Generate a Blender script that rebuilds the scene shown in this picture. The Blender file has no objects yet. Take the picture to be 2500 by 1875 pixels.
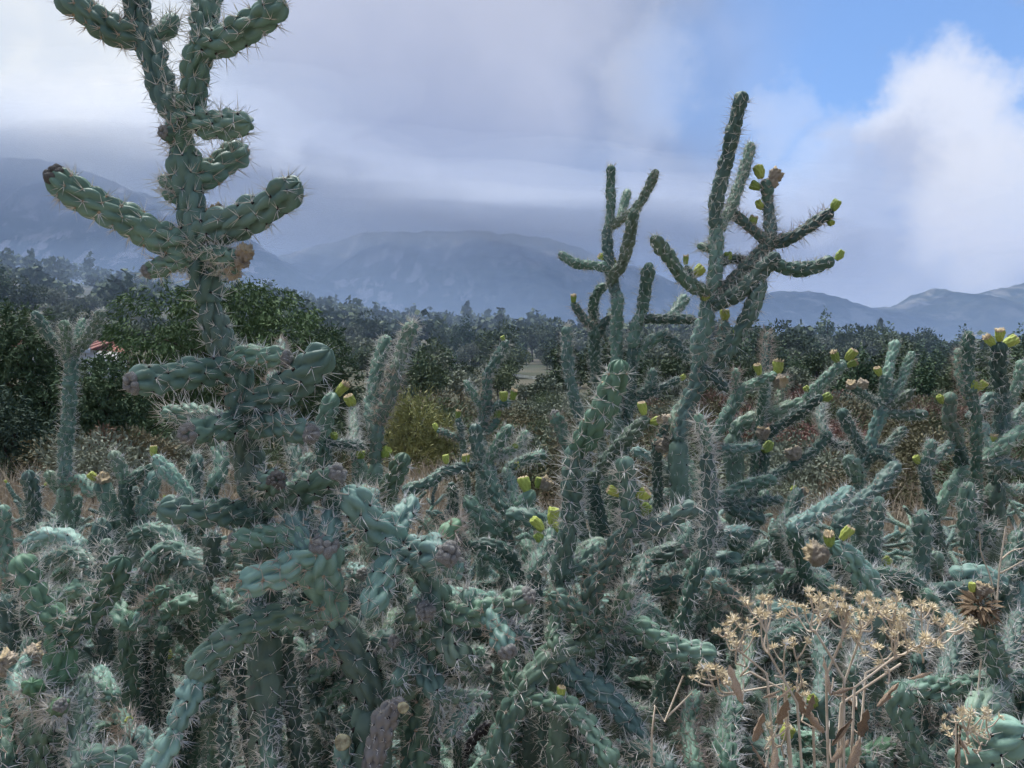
import bpy, math, random
import numpy as np
from mathutils import Vector, Matrix, Quaternion, noise as mnoise

# ------------------------------------------------------------------ camera, sky, sun, exposure
SC = bpy.context.scene
COL = SC.collection
F = 1900.0            # focal length in photo pixels (photo 2500 x 1875)
CAMH = 1.35
HOR = 937.5
cam = bpy.data.cameras.new('camera')
cam.lens = 36.0 * F / 2500.0
cam.sensor_width = 36.0
cam.clip_start = 0.02
cam.clip_end = 20000.0
cam.dof.use_dof = False
camo = bpy.data.objects.new('camera', cam)
camo.location = (0, 0, CAMH)
camo.rotation_euler = (math.radians(90), 0, 0)
COL.objects.link(camo)
SC.camera = camo
SC.view_settings.view_transform = 'Standard'
SC.view_settings.look = 'None'
SC.view_settings.gamma = 1.0
SC.view_settings.use_curve_mapping = False
SC.view_settings.exposure = 2.0
SC.cycles.use_adaptive_sampling = True
SC.cycles.adaptive_threshold = 0.03
SC.cycles.max_bounces = 4
SC.cycles.diffuse_bounces = 2
SC.cycles.glossy_bounces = 2
SC.cycles.transmission_bounces = 2
SC.cycles.volume_bounces = 1
SC.cycles.transparent_max_bounces = 4

SUN_EL, SUN_AZ = 70.0, -32.0      # behind the bright cloud, ahead and to the left


def pxdir(x, y):
    return Vector(((x - 1250.0) / F, 1.0, (HOR - y) / F)).normalized()


def P(x, y, d):
    """photo pixel and distance along the view to a world point"""
    return Vector(((x - 1250.0) / F * d, d, CAMH + (HOR - y) / F * d))


class NT:
    """tiny node-tree helper"""
    def __init__(self, tree):
        self.t = tree
        self.n = tree.nodes
        self.l = tree.links

    def node(self, kind, **kw):
        n = self.n.new(kind)
        for k, v in kw.items():
            setattr(n, k, v)
        return n

    def link(self, a, b):
        self.l.new(a, b)

    def setin(self, sock, v):
        if hasattr(v, 'is_linked') or isinstance(v, bpy.types.NodeSocket):
            self.l.new(v, sock)
        else:
            sock.default_value = v

    def math(self, op, a, b=0.0, clamp=False):
        n = self.node('ShaderNodeMath', operation=op, use_clamp=clamp)
        self.setin(n.inputs[0], a)
        self.setin(n.inputs[1], b)
        return n.outputs[0]

    def vmath(self, op, a, b=None, out=0):
        n = self.node('ShaderNodeVectorMath', operation=op)
        self.setin(n.inputs[0], a)
        if b is not None:
            self.setin(n.inputs[1], b)
        return n.outputs[out]

    def vscale(self, a, s):
        n = self.node('ShaderNodeVectorMath', operation='SCALE')
        self.setin(n.inputs[0], a)
        self.setin(n.inputs['Scale'], s)
        return n.outputs[0]

    def noise(self, vec, scale, detail=4.0, rough=0.55, out='Fac', dist=0.0):
        n = self.node('ShaderNodeTexNoise')
        if vec is not None:
            self.l.new(vec, n.inputs['Vector'])
        n.inputs['Scale'].default_value = scale
        n.inputs['Detail'].default_value = detail
        n.inputs['Roughness'].default_value = rough
        n.inputs['Distortion'].default_value = dist
        return n.outputs[out]

    def ramp(self, v, a, b, lo=0.0, hi=1.0, smooth=True):
        n = self.node('ShaderNodeMapRange')
        n.interpolation_type = 'SMOOTHSTEP' if smooth else 'LINEAR'
        self.setin(n.inputs['Value'], v)
        n.inputs['From Min'].default_value = a
        n.inputs['From Max'].default_value = b
        n.inputs['To Min'].default_value = lo
        n.inputs['To Max'].default_value = hi
        return n.outputs[0]

    def mix(self, fac, a, b):
        n = self.node('ShaderNodeMix', data_type='RGBA')
        self.setin(n.inputs[0], fac)
        for s, v in ((n.inputs[6], a), (n.inputs[7], b)):
            if isinstance(v, tuple):
                s.default_value = (*v[:3], 1.0)
            else:
                self.l.new(v, s)
        return n.outputs[2]


def build_sky():
    w = bpy.data.worlds.new('World')
    SC.world = w
    w.use_nodes = True
    t = NT(w.node_tree)
    t.n.clear()
    out = t.node('ShaderNodeOutputWorld')
    bg = t.node('ShaderNodeBackground')
    bg.inputs['Strength'].default_value = 0.05
    t.link(bg.outputs[0], out.inputs[0])
    sky = t.node('ShaderNodeTexSky', sky_type='NISHITA')
    sky.sun_disc = False
    sky.sun_elevation = math.radians(SUN_EL)
    sky.sun_rotation = math.radians(SUN_AZ)
    sky.altitude = 1500
    sky.air_density = 1.0
    sky.dust_density = 0.6
    co = t.node('ShaderNodeTexCoord').outputs['Generated']
    d = t.vmath('NORMALIZE', co)

    def warped(amp1, s1, amp2, s2, seed):
        off = t.vmath('ADD', d, Vector((seed, seed * 0.7, 0)))
        n1 = t.vmath('SUBTRACT', t.noise(off, s1, 1, 0.5, 'Color'), Vector((.5, .5, .5)))
        n2 = t.vmath('SUBTRACT', t.noise(off, s2, 5, 0.66, 'Color'), Vector((.5, .5, .5)))
        v = t.vmath('ADD', d, t.vscale(n1, amp1))
        v = t.vmath('ADD', v, t.vscale(n2, amp2))
        return t.vmath('NORMALIZE', v)
    dw = warped(0.22, 2.2, 0.10, 7.0, 0.0)
    ds = warped(0.10, 4.0, 0.15, 9.0, 4.0)

    def blob(vec, x, y, inner, outer):
        c = pxdir(x, y)
        dot = t.vmath('DOT_PRODUCT', vec, c, out=1)
        return t.ramp(dot, math.cos(math.radians(outer)), math.cos(math.radians(inner)))

    def mx(*a):
        r = a[0]
        for b in a[1:]:
            r = t.math('MAXIMUM', r, b)
        return r
    hs = t.node('ShaderNodeHueSaturation')
    hs.inputs['Saturation'].default_value = 1.12
    t.link(sky.outputs[0], hs.inputs['Color'])
    blue = t.vscale(hs.outputs[0], BLUE_GAIN)
    # broken cloud everywhere, thick to the front and left, opening to blue on the upper right
    big = t.noise(d, 2.4, 3, 0.55)
    fine = t.noise(dw, 6.0, 3, 0.6)
    wisp = t.noise(t.vmath('MULTIPLY', dw, Vector((1, 1, 2.2))), 9.0, 4, 0.62)
    # cloud deck colour: lavender grey, with lighter folds
    deck = t.mix(t.ramp(big, 0.35, 0.68), (1.38, 1.76, 2.55), (2.10, 2.38, 3.02))
    deck = t.mix(t.ramp(fine, 0.40, 0.70, 0, 0.5), deck, (3.2, 3.5, 4.3))
    # thin spot in the deck in front of the sun, warm and bright
    halo = blob(dw, 150, 90, 5, 23)
    deck = t.mix(t.math('MULTIPLY', halo, 0.8), deck, (3.9, 4.4, 4.9))
    glow = t.math('MULTIPLY', blob(dw, 225, 150, 0.5, 11), t.ramp(fine, 0.3, 0.62, 0.45, 1.0))
    deck = t.mix(glow, deck, (6.0, 5.9, 5.3))
    deck = t.mix(t.math('MULTIPLY', blob(dw, 1080, 20, 2, 15), 0.8), deck, (3.3, 3.4, 3.9))
    # low dull band above the hills in the middle
    deck = t.mix(t.math('MULTIPLY', blob(dw, 900, 560, 3, 15), 0.8), deck, (1.95, 2.2, 2.9))
    deck = t.mix(t.math('MULTIPLY', blob(dw, 2050, 690, 2, 12), 0.85), deck, (3.7, 3.85, 4.3))
    hole = mx(blob(dw, 2380, -20, 5, 19), blob(dw, 2140, 160, 2, 10), t.math('MULTIPLY', blob(dw, 1720, 190, 1, 7), 0.5), blob(dw, 2600, 300, 3, 10))
    cover = t.math('SUBTRACT', 1.0, t.math('MULTIPLY', hole, 0.97))
    veil = t.ramp(wisp, 0.50, 0.78, 0, 0.6)
    cover = t.math('MAXIMUM', cover, veil)
    col = t.mix(cover, blue, deck)
    # white cumulus on the right
    cum = mx(blob(ds, 2360, 300, 1.2, 5.2), blob(ds, 2250, 360, 1.5, 4.6), t.math('MULTIPLY', blob(ds, 1930, 250, 0.2, 3.2), 0.35),
             t.math('MULTIPLY', blob(ds, 2090, 360, 0.4, 4.0), 0.5), t.math('MULTIPLY', blob(ds, 1570, 215, 0.4, 5.0), 0.3))
    col = t.mix(t.math('MULTIPLY', cum, 0.9), col, (5.2, 5.25, 5.4))
    grey = mx(blob(ds, 2200, 520, 2, 6.5), blob(ds, 2050, 600, 2, 6))
    col = t.mix(t.math('MULTIPLY', grey, 0.8), col, (2.7, 2.95, 3.6))
    cum2 = mx(blob(ds, 2470, 520, 2, 6.5), blob(ds, 2380, 600, 1, 5))
    col = t.mix(t.math('MULTIPLY', cum2, 0.85), col, (5.2, 5.15, 5.1))
    t.link(col, bg.inputs['Color'])


BLUE_GAIN = 1.05
build_sky()
sun = bpy.data.lights.new('sun', 'SUN')
sun.energy = 1.5
sun.angle = math.radians(35)
sun.color = (1.0, 0.985, 0.96)
suno = bpy.data.objects.new('sun', sun)
sd = Vector((math.sin(math.radians(SUN_AZ)) * math.cos(math.radians(SUN_EL)),
             math.cos(math.radians(SUN_AZ)) * math.cos(math.radians(SUN_EL)), math.sin(math.radians(SUN_EL))))
suno.rotation_euler = sd.to_track_quat('Z', 'Y').to_euler()
suno.location = sd * 30
COL.objects.link(suno)

# ------------------------------------------------------------------ helpers
rng = np.random.default_rng(7)
RND = random.Random(11)


def mesh_np(name, verts, faces_list, mats=(), fmat=None, smooth=True):
    """verts (n,3); faces_list: list of int arrays (m,3) or (m,4)"""
    me = bpy.data.meshes.new(name)
    verts = np.asarray(verts, dtype=np.float32)
    fl = [np.asarray(f, dtype=np.int32) for f in faces_list if len(f)]
    loops = np.concatenate([f.ravel() for f in fl]) if fl else np.zeros(0, np.int32)
    counts = np.concatenate([np.full(len(f), f.shape[1], np.int32) for f in fl])
    starts = np.concatenate([[0], np.cumsum(counts)[:-1]]).astype(np.int32)
    me.vertices.add(len(verts))
    me.vertices.foreach_set('co', verts.ravel())
    me.loops.add(len(loops))
    me.loops.foreach_set('vertex_index', loops)
    me.polygons.add(len(counts))
    me.polygons.foreach_set('loop_start', starts)
    me.polygons.foreach_set('loop_total', counts)
    if smooth:
        me.polygons.foreach_set('use_smooth', np.ones(len(counts), dtype=bool))
    for m in mats:
        me.materials.append(m)
    if fmat is not None:
        me.polygons.foreach_set('material_index', np.asarray(fmat, dtype=np.int32))
    me.update(calc_edges=True)
    return me


def link(name, me, parent=None, loc=None):
    o = bpy.data.objects.new(name, me)
    COL.objects.link(o)
    if parent is not None:
        o.parent = parent
    if loc is not None:
        o.location = loc
    return o


def tag(o, label=None, cat=None, group=None, kind=None):
    for k, v in (('label', label), ('category', cat), ('group', group), ('kind', kind)):
        if v:
            o[k] = v
    return o


def empty(name, loc, label, cat, group=None):
    o = bpy.data.objects.new(name, None)
    o.empty_display_size = 0.05
    o.location = loc
    COL.objects.link(o)
    return tag(o, label, cat, group)


def principled(name, rough=0.6, spec=0.3):
    m = bpy.data.materials.new(name)
    m.use_nodes = True
    t = NT(m.node_tree)
    b = t.n['Principled BSDF']
    b.inputs['Roughness'].default_value = rough
    b.inputs['Specular IOR Level'].default_value = spec
    return m, t, b


def simple_mat(name, c1, c2, scale=20.0, rough=0.7, spec=0.2, bump=0.0, bscale=60.0, per_object=0.0):
    m, t, b = principled(name, rough, spec)
    co = t.node('ShaderNodeTexCoord').outputs['Object']
    n = t.noise(co, scale, 4, 0.6)
    col = t.mix(t.ramp(n, 0.35, 0.65), c1, c2)
    if per_object:
        oi = t.node('ShaderNodeObjectInfo')
        hs = t.node('ShaderNodeHueSaturation')
        t.link(t.ramp(oi.outputs['Random'], 0, 1, 1 - per_object, 1 + per_object, False), hs.inputs['Value'])
        t.link(col, hs.inputs['Color'])
        col = hs.outputs[0]
    t.link(col, b.inputs['Base Color'])
    if bump:
        bn = t.node('ShaderNodeBump')
        bn.inputs['Strength'].default_value = bump
        bn.inputs['Distance'].default_value = 0.01
        t.link(t.noise(co, bscale, 4, 0.6), bn.inputs['Height'])
        t.link(bn.outputs[0], b.inputs['Normal'])
    return m


def cactus_mat(name, c1, c2, bloom, brown=0.25, speck=0.5):
    """waxy grey-green skin: two greens, pale bloom, corky brown patches, white specks"""
    m, t, b = principled(name, 0.5, 0.35)
    geo = t.node('ShaderNodeNewGeometry').outputs['Position']
    n = t.noise(geo, 28.0, 4, 0.6)
    col = t.mix(t.ramp(n, 0.35, 0.65), c1, c2)
    n2 = t.noise(geo, 9.0, 3, 0.5)
    col = t.mix(t.ramp(n2, 0.45, 0.75, 0, 0.55), col, bloom)
    n3 = t.noise(geo, 60.0, 5, 0.7, dist=0.6)
    nl = t.noise(geo, 14.0, 2, 0.5)
    corky = t.math('MULTIPLY', t.ramp(n3, 0.56, 0.66), t.ramp(nl, 0.48, 0.62))
    col = t.mix(t.math('MULTIPLY', corky, brown), col, (0.21, 0.195, 0.18))
    vo = t.node('ShaderNodeTexVoronoi', feature='F1')
    t.link(geo, vo.inputs['Vector'])
    vo.inputs['Scale'].default_value = 95.0
    sp = t.ramp(vo.outputs['Distance'], 0.07, 0.13, 1, 0)
    n4 = t.noise(geo, 17.0, 2, 0.5)
    sp = t.math('MULTIPLY', sp, t.ramp(n4, 0.5, 0.6))
    col = t.mix(t.math('MULTIPLY', sp, speck), col, (0.55, 0.6, 0.57))
    oi = t.node('ShaderNodeObjectInfo')
    hs = t.node('ShaderNodeHueSaturation')
    wn = t.node('ShaderNodeTexWhiteNoise', noise_dimensions='1D')
    t.link(oi.outputs['Random'], wn.inputs['W'])
    ylw = t.math('MULTIPLY', t.ramp(wn.outputs['Value'], 0.72, 1.0), t.ramp(n2, 0.3, 0.7, 0.0, 0.4))
    col = t.mix(ylw, col, (0.20, 0.19, 0.095))
    t.link(t.ramp(oi.outputs['Random'], 0, 1, 0.66, 1.28, False), hs.inputs['Value'])
    t.link(t.ramp(oi.outputs['Random'], 0, 1, 0.525, 0.475, False), hs.inputs['Hue'])
    t.link(col, hs.inputs['Color'])
    t.link(hs.outputs[0], b.inputs['Base Color'])
    t.link(t.ramp(n, 0.3, 0.7, 0.42, 0.62), b.inputs['Roughness'])
    bn = t.node('ShaderNodeBump')
    bn.inputs['Strength'].default_value = 0.25
    bn.inputs['Distance'].default_value = 0.002
    t.link(t.noise(geo, 220.0, 4, 0.6), bn.inputs['Height'])
    t.link(bn.outputs[0], b.inputs['Normal'])
    return m


M = {}
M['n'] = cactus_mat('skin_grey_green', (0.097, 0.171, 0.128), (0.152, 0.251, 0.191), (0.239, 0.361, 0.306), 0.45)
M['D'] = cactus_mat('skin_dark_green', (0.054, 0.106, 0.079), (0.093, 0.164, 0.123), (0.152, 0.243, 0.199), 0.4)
M['b'] = cactus_mat('skin_blue_green', (0.147, 0.254, 0.212), (0.206, 0.338, 0.283), (0.314, 0.466, 0.408), 0.4)
M['y'] = cactus_mat('skin_young_green', (0.085, 0.174, 0.102), (0.131, 0.237, 0.151), (0.185, 0.308, 0.217), 0.15, 0.3)
M['o'] = cactus_mat('skin_old_stem', (0.108, 0.177, 0.125), (0.164, 0.243, 0.182), (0.239, 0.327, 0.267), 0.65, 0.7)
M['d'] = cactus_mat('skin_dead_grey', (0.18, 0.165, 0.15), (0.26, 0.245, 0.225), (0.31, 0.295, 0.275), 0.9, 0.5)
M['x'] = cactus_mat('skin_dead_black', (0.030, 0.028, 0.034), (0.06, 0.055, 0.06), (0.10, 0.09, 0.10), 0.5, 0.2)
M['spine'] = simple_mat('spine', (0.72, 0.69, 0.63), (0.86, 0.84, 0.80), 40, 0.5, 0.3)
M['spine_tan'] = simple_mat('spine_tan', (0.50, 0.40, 0.33), (0.70, 0.62, 0.56), 40, 0.5, 0.3)
M['areole'] = simple_mat('areole_tan', (0.34, 0.25, 0.16), (0.48, 0.38, 0.27), 200, 0.9, 0.1)
M['areole_dark'] = simple_mat('areole_dark', (0.022, 0.02, 0.022), (0.06, 0.05, 0.045), 200, 0.9, 0.1)
M['scar'] = simple_mat('scar_cork', (0.20, 0.195, 0.18), (0.48, 0.47, 0.44), 130, 0.9, 0.1, 0.6, 300)
M['scar_dark'] = simple_mat('scar_dark', (0.06, 0.055, 0.05), (0.28, 0.27, 0.25), 130, 0.9, 0.1, 0.6, 300)
M['fruit'] = simple_mat('fruit_yellow', (0.30, 0.37, 0.06), (0.50, 0.54, 0.15), 55, 0.5, 0.3, 0.2, 200, 0.2)
M['fruit_green'] = simple_mat('fruit_green', (0.17, 0.27, 0.06), (0.36, 0.42, 0.10), 55, 0.5, 0.3, 0.2, 200, 0.2)
M['fruit_dry'] = simple_mat('fruit_dry', (0.36, 0.29, 0.21), (0.58, 0.51, 0.41), 70, 0.85, 0.1, 0.5, 250, 0.2)
M['cup'] = simple_mat('flower_cup', (0.42, 0.32, 0.18), (0.62, 0.52, 0.36), 90, 0.85, 0.1, 0.4, 250, 0.15)
# ------------------------------------------------------------------ cholla stem joints

def catmull(pts, m):
    pts = [Vector(p) for p in pts]
    if len(pts) == 2:
        mid = (pts[0] + pts[1]) * 0.5
        pts = [pts[0], mid, pts[1]]
    ext = [pts[0] * 2 - pts[1]] + pts + [pts[-1] * 2 - pts[-2]]
    out = []
    n = len(pts) - 1
    for i in range(n):
        p0, p1, p2, p3 = ext[i:i + 4]
        for k in range(24):
            t = k / 24
            out.append(0.5 * ((2 * p1) + (p2 - p0) * t + (2 * p0 - 5 * p1 + 4 * p2 - p3) * t * t + (3 * p1 - p0 - 3 * p2 + p3) * t ** 3))
    out.append(pts[-1])
    a = np.array(out)
    seg = np.linalg.norm(np.diff(a, axis=0), axis=1)
    s = np.concatenate([[0], np.cumsum(seg)])
    L = s[-1]
    q = np.linspace(0, L, m)
    return np.stack([np.interp(q, s, a[:, k]) for k in range(3)], 1), q, L


def frames(c):
    T = np.gradient(c, axis=0)
    T /= np.linalg.norm(T, axis=1)[:, None] + 1e-12
    N = np.zeros_like(T)
    ref = np.array([0, 0, 1.0]) if abs(T[0, 2]) < 0.9 else np.array([1.0, 0, 0])
    n = ref - T[0] * ref.dot(T[0])
    n /= np.linalg.norm(n)
    for i in range(len(T)):
        n = n - T[i] * n.dot(T[i])
        n /= np.linalg.norm(n) + 1e-12
        N[i] = n
    B = np.cross(T, N)
    return T, N, B


def spine_mesh(pos, dirs, length, rad):
    """three-sided needles"""
    m = len(pos)
    a = np.where(np.abs(dirs[:, 2:3]) < 0.9, np.array([[0, 0, 1.0]]), np.array([[1.0, 0, 0]]))
    s = np.cross(dirs, a)
    s /= np.linalg.norm(s, axis=1)[:, None]
    u = np.cross(dirs, s)
    V = np.zeros((m, 4, 3))
    for k in range(3):
        an = k * 2 * math.pi / 3
        V[:, k] = pos + (s * math.cos(an) + u * math.sin(an)) * rad[:, None]
    V[:, 3] = pos + dirs * length[:, None]
    b = np.arange(m)[:, None] * 4
    Fc = np.concatenate([b + np.array([[0, 1, 3]]), b + np.array([[1, 2, 3]])])
    return V.reshape(-1, 3), Fc


def pad_mesh(pos, dirs, rad):
    """small felted cushions"""
    m = len(pos)
    a = np.where(np.abs(dirs[:, 2:3]) < 0.9, np.array([[0, 0, 1.0]]), np.array([[1.0, 0, 0]]))
    s = np.cross(dirs, a)
    s /= np.linalg.norm(s, axis=1)[:, None]
    u = np.cross(dirs, s)
    V = np.zeros((m, 5, 3))
    for k in range(4):
        an = k * 2 * math.pi / 4
        V[:, k] = pos + (s * math.cos(an) + u * math.sin(an)) * rad[:, None] - dirs * (rad * 0.6)[:, None]
    V[:, 4] = pos + dirs * (rad * 0.55)[:, None]
    b = np.arange(m)[:, None] * 5
    Fc = np.concatenate([b + np.array([[k, (k + 1) % 4, 4]]) for k in range(4)])
    return V.reshape(-1, 3), Fc


STYLE = {
    # style: (spines per areole, spine length / R, tan pads, dark pads)
    'n': (7, 1.25, 0.3), 'D': (7, 1.35, 0.8), 'b': (7, 1.2, 0.2), 'y': (10, 1.4, 1.0), 'o': (7, 0.95, 0.0),
    'd': (3, 0.5, 0.0), 'x': (3, 0.6, 0.0), 'w': (11, 1.4, 0.6),
}
M['w'] = M['n']
NTRI = [0]


def joint_meshes(pts, R, style='n', seed=0, lod=1, taper=0.0, both_round=False, spk=1.0, old_base=False):
    """returns (skin mesh, spine mesh).  lod 0 near, 1 middle, 2 far"""
    g = np.random.default_rng(seed)
    R = R * 0.89
    n = int(g.choice([6, 6, 7])) if R > 0.012 else 6
    if style == 'o':
        n = 7
    sp_row = R * g.uniform(0.98, 1.22)
    per = (6, 4, 3)[lod]
    nu = n * (6, 4, 3)[lod]
    _, _, L0 = catmull(pts, 8)
    m = max(10, int(L0 / sp_row * per))
    c, q, L = catmull(pts, m + 1)
    # crowd rings at the dome of the tip
    dome = min(1.05 * R, L * 0.5)
    tq = np.linspace(0, 1, m + 1)
    q2 = tq * L
    k = np.clip((q2 - (L - dome)) / dome, 0, 1)
    q2 = np.where(k > 0, (L - dome) + dome * np.sin(k * math.pi / 2), q2)
    c = np.stack([np.interp(q2, q, c[:, i]) for i in range(3)], 1)
    # keep the end point distinct
    T, N, B = frames(c + np.linspace(0, 1e-6, m + 1)[:, None] * (np.array(pts[-1]) - np.array(pts[0])))
    prof = np.ones(m + 1)
    kk = np.clip((q2 - (L - dome)) / dome, 0, 1)
    prof *= np.sqrt(np.clip(1 - kk ** 2, 0, 1))
    if not old_base:
        prof *= 0.72 + 0.28 * np.clip(q2 / (1.1 * R), 0, 1) ** 0.6
    prof *= 1 - taper * (q2 / L)
    prof *= 1 + 0.06 * np.sin(q2 / R * 0.9 + g.uniform(0, 6)) + 0.04 * np.sin(q2 / R * 2.3 + g.uniform(0, 6))
    th = np.arange(nu) / nu * 2 * math.pi
    tw = g.choice([-1, 1]) * g.uniform(0.10, 0.26)
    V0 = q2[:, None] / sp_row
    U0 = th[None, :] * n / (2 * math.pi) + tw * V0
    slant = (1 if tw < 0 else -1) * g.uniform(0.0, 0.10)
    irr_u = g.normal(0, 0.09, (400, n))
    irr_v = g.normal(0, 0.10, (400, n))
    irr_a = g.uniform(0.8, 1.12, (400, n))
    H = np.zeros(U0.shape)
    J0 = np.floor(V0 + 0.5).astype(int)
    for dj in (-1, 0, 1, 2):
        J = J0 + dj
        off = 0.5 * (J % 2)
        for di in (-1, 0, 1):
            I = np.round(U0 - off).astype(int) + di
            jj = np.clip(J, 0, 399)
            ii = I % n
            dv = V0 - (J + irr_v[jj, ii])
            du = U0 - (I + off + irr_u[jj, ii])
            du = du - slant * dv
            lw = np.where(dv < 0, 1.00, 0.62)
            wd = np.where(dv < 0, 0.515 + 0.08 * dv, 0.515)
            qq = (du / wd) ** 2 + (dv / lw) ** 2
            H = np.maximum(H, irr_a[jj, ii] * np.sqrt(np.clip(1 - qq, 0, 1)))
    amp = 0.76 if style != 'o' else 0.62
    rad = R * prof[:, None] * ((1.12 - amp) + amp * H)
    pos = c[:, None, :] + rad[..., None] * (np.cos(th)[None, :, None] * N[:, None, :] + np.sin(th)[None, :, None] * B[:, None, :])
    # tubercles of the dome also push forward
    pos += (T * (kk[:, None] * R * 0.25))[:, None, :] * H[..., None]
    verts = pos.reshape(-1, 3)
    i = np.arange(m)[:, None] * nu
    j = np.arange(nu)[None, :]
    jn = (j + 1) % nu
    quads = np.stack([i + j, i + jn, i + nu + jn, i + nu + j], -1).reshape(-1, 4)
    cap0 = len(verts)
    verts = np.vstack([verts, c[0][None] - T[0] * R * 0.3, c[-1][None] + T[-1] * R * 0.05])
    a = np.arange(nu)
    t0 = np.stack([np.full(nu, cap0), (a + 1) % nu, a], 1)
    t1 = np.stack([np.full(nu, cap0 + 1), m * nu + a, m * nu + (a + 1) % nu], 1)
    skin = mesh_np('stem_joint', verts, [quads, np.vstack([t0, t1])], [M[style]])
    NTRI[0] += len(quads) * 2 + 2 * nu
    # areoles and spines
    K, sl, tanp = STYLE[style]
    K = max(2, int(round(K * (1.0, 0.8, 0.7)[lod] * spk)))
    A_pos, A_nrm, A_tip = [], [], []
    rows = int(L / sp_row)
    for jr in range(0, rows + 1):
        for ir in range(n):
            v = jr + irr_v[min(jr, 399), ir] + 0.42
            u = ir + 0.5 * (jr % 2) + irr_u[min(jr, 399), ir] + slant * 0.42
            qd = v * sp_row
            if qd > L * 0.995 or qd < 0.25 * R:
                continue
            x = np.interp(qd, q2, np.arange(m + 1))
            i0 = int(min(x, m - 1))
            f = x - i0
            cc = c[i0] * (1 - f) + c[i0 + 1] * f
            ang = (u - tw * v) * 2 * math.pi / n
            nn = math.cos(ang) * N[i0] + math.sin(ang) * B[i0]
            r_ = R * (prof[i0] * (1 - f) + prof[i0 + 1] * f) * (1.10 - 0.22 * amp)
            kd = max(0.0, (qd - (L - dome)) / dome)
            nrm = nn * (1 - 0.75 * kd) + T[i0] * (0.25 + 0.9 * kd)
            nrm /= np.linalg.norm(nrm)
            A_pos.append(cc + nn * r_ + T[i0] * kd * R * 0.15)
            A_nrm.append(nrm)
            A_tip.append(kd)
    A_pos = np.array(A_pos).reshape(-1, 3)
    A_nrm = np.array(A_nrm).reshape(-1, 3)
    A_tip = np.array(A_tip)
    if len(A_pos) == 0:
        A_pos = np.array([c[-1]])
        A_nrm = np.array([T[-1]])
        A_tip = np.array([1.0])
    keep = np.repeat(np.arange(len(A_pos)), K)
    # drop some at random so that the stars differ
    keep = keep[g.random(len(keep)) < 0.88]
    nr = A_nrm[keep]
    rv = g.normal(size=(len(keep), 3))
    rv -= nr * np.sum(rv * nr, 1)[:, None]
    rv /= np.linalg.norm(rv, axis=1)[:, None]
    tilt = np.radians(g.uniform(12, 82, len(keep)))
    dirs = nr * np.cos(tilt)[:, None] + rv * np.sin(tilt)[:, None]
    base_len = max(R, 0.013) * sl * g.uniform(0.75, 1.25)
    ln = base_len * g.uniform(0.45, 1.12, len(keep)) * np.where(tilt > 1.1, 0.8, 1.1)
    rr = np.full(len(keep), (0.00052, 0.00056, 0.00060)[lod])
    sv, sf = spine_mesh(A_pos[keep] - nr * R * 0.03, dirs, ln, rr)
    step = 1 if lod == 0 else 2
    pv, pf = pad_mesh(A_pos[::step], A_nrm[::step], R * 0.12 * g.uniform(0.6, 1.5, len(A_pos[::step])))
    tan = g.random() < tanp
    sm = mesh_np('spines', np.vstack([sv, pv]), [np.vstack([sf, pf + len(sv)])],
                 [M['spine_tan'] if (tan and g.random() < 0.25) else M['spine'], M['areole'] if tan else M['areole_dark']],
                 np.concatenate([np.zeros(len(sf), int), np.ones(len(pf), int)]), smooth=False)
    NTRI[0] += len(sf) + len(pf)
    return skin, sm


# ---- corky scar at a stem end, three variants
def lump_mesh(name, seed, mat):
    g = np.random.default_rng(seed)
    vs, fs, base = [], [], 0
    for k in range(34):
        d = g.normal(size=3)
        d[2] = abs(d[2]) * 0.7
        d /= np.linalg.norm(d)
        c = d * 0.62 * np.array([1, 1, 0.8])
        r = g.uniform(0.16, 0.33)
        nlat, nlon = 5, 7
        v = [c + np.array([0, 0, r])]
        for a in range(1, nlat):
            for b in range(nlon):
                t_, p_ = math.pi * a / nlat, 2 * math.pi * b / nlon
                v.append(c + r * g.uniform(0.85, 1.15) * np.array([math.sin(t_) * math.cos(p_), math.sin(t_) * math.sin(p_), math.cos(t_)]))
        v.append(c - np.array([0, 0, r]))
        f = []
        for b in range(nlon):
            f.append((0, 1 + b, 1 + (b + 1) % nlon))
            for a in range(nlat - 2):
                p0 = 1 + a * nlon
                f.append((p0 + b, p0 + nlon + b, p0 + nlon + (b + 1) % nlon))
                f.append((p0 + b, p0 + nlon + (b + 1) % nlon, p0 + (b + 1) % nlon))
            p0 = 1 + (nlat - 2) * nlon
            f.append((len(v) - 1, p0 + (b + 1) % nlon, p0 + b))
        vs.append(np.array(v))
        fs.append(np.array(f) + base)
        base += len(v)
    return mesh_np(name, np.vstack(vs), [np.vstack(fs)], [mat])


SCARS = [lump_mesh('scar', 1, M['scar']), lump_mesh('scar', 2, M['scar_dark']), lump_mesh('scar', 3, M['scar'])]
BUDS = [lump_mesh('bud_cluster', 5, M['n']), lump_mesh('bud_cluster', 6, M['b'])]


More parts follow.
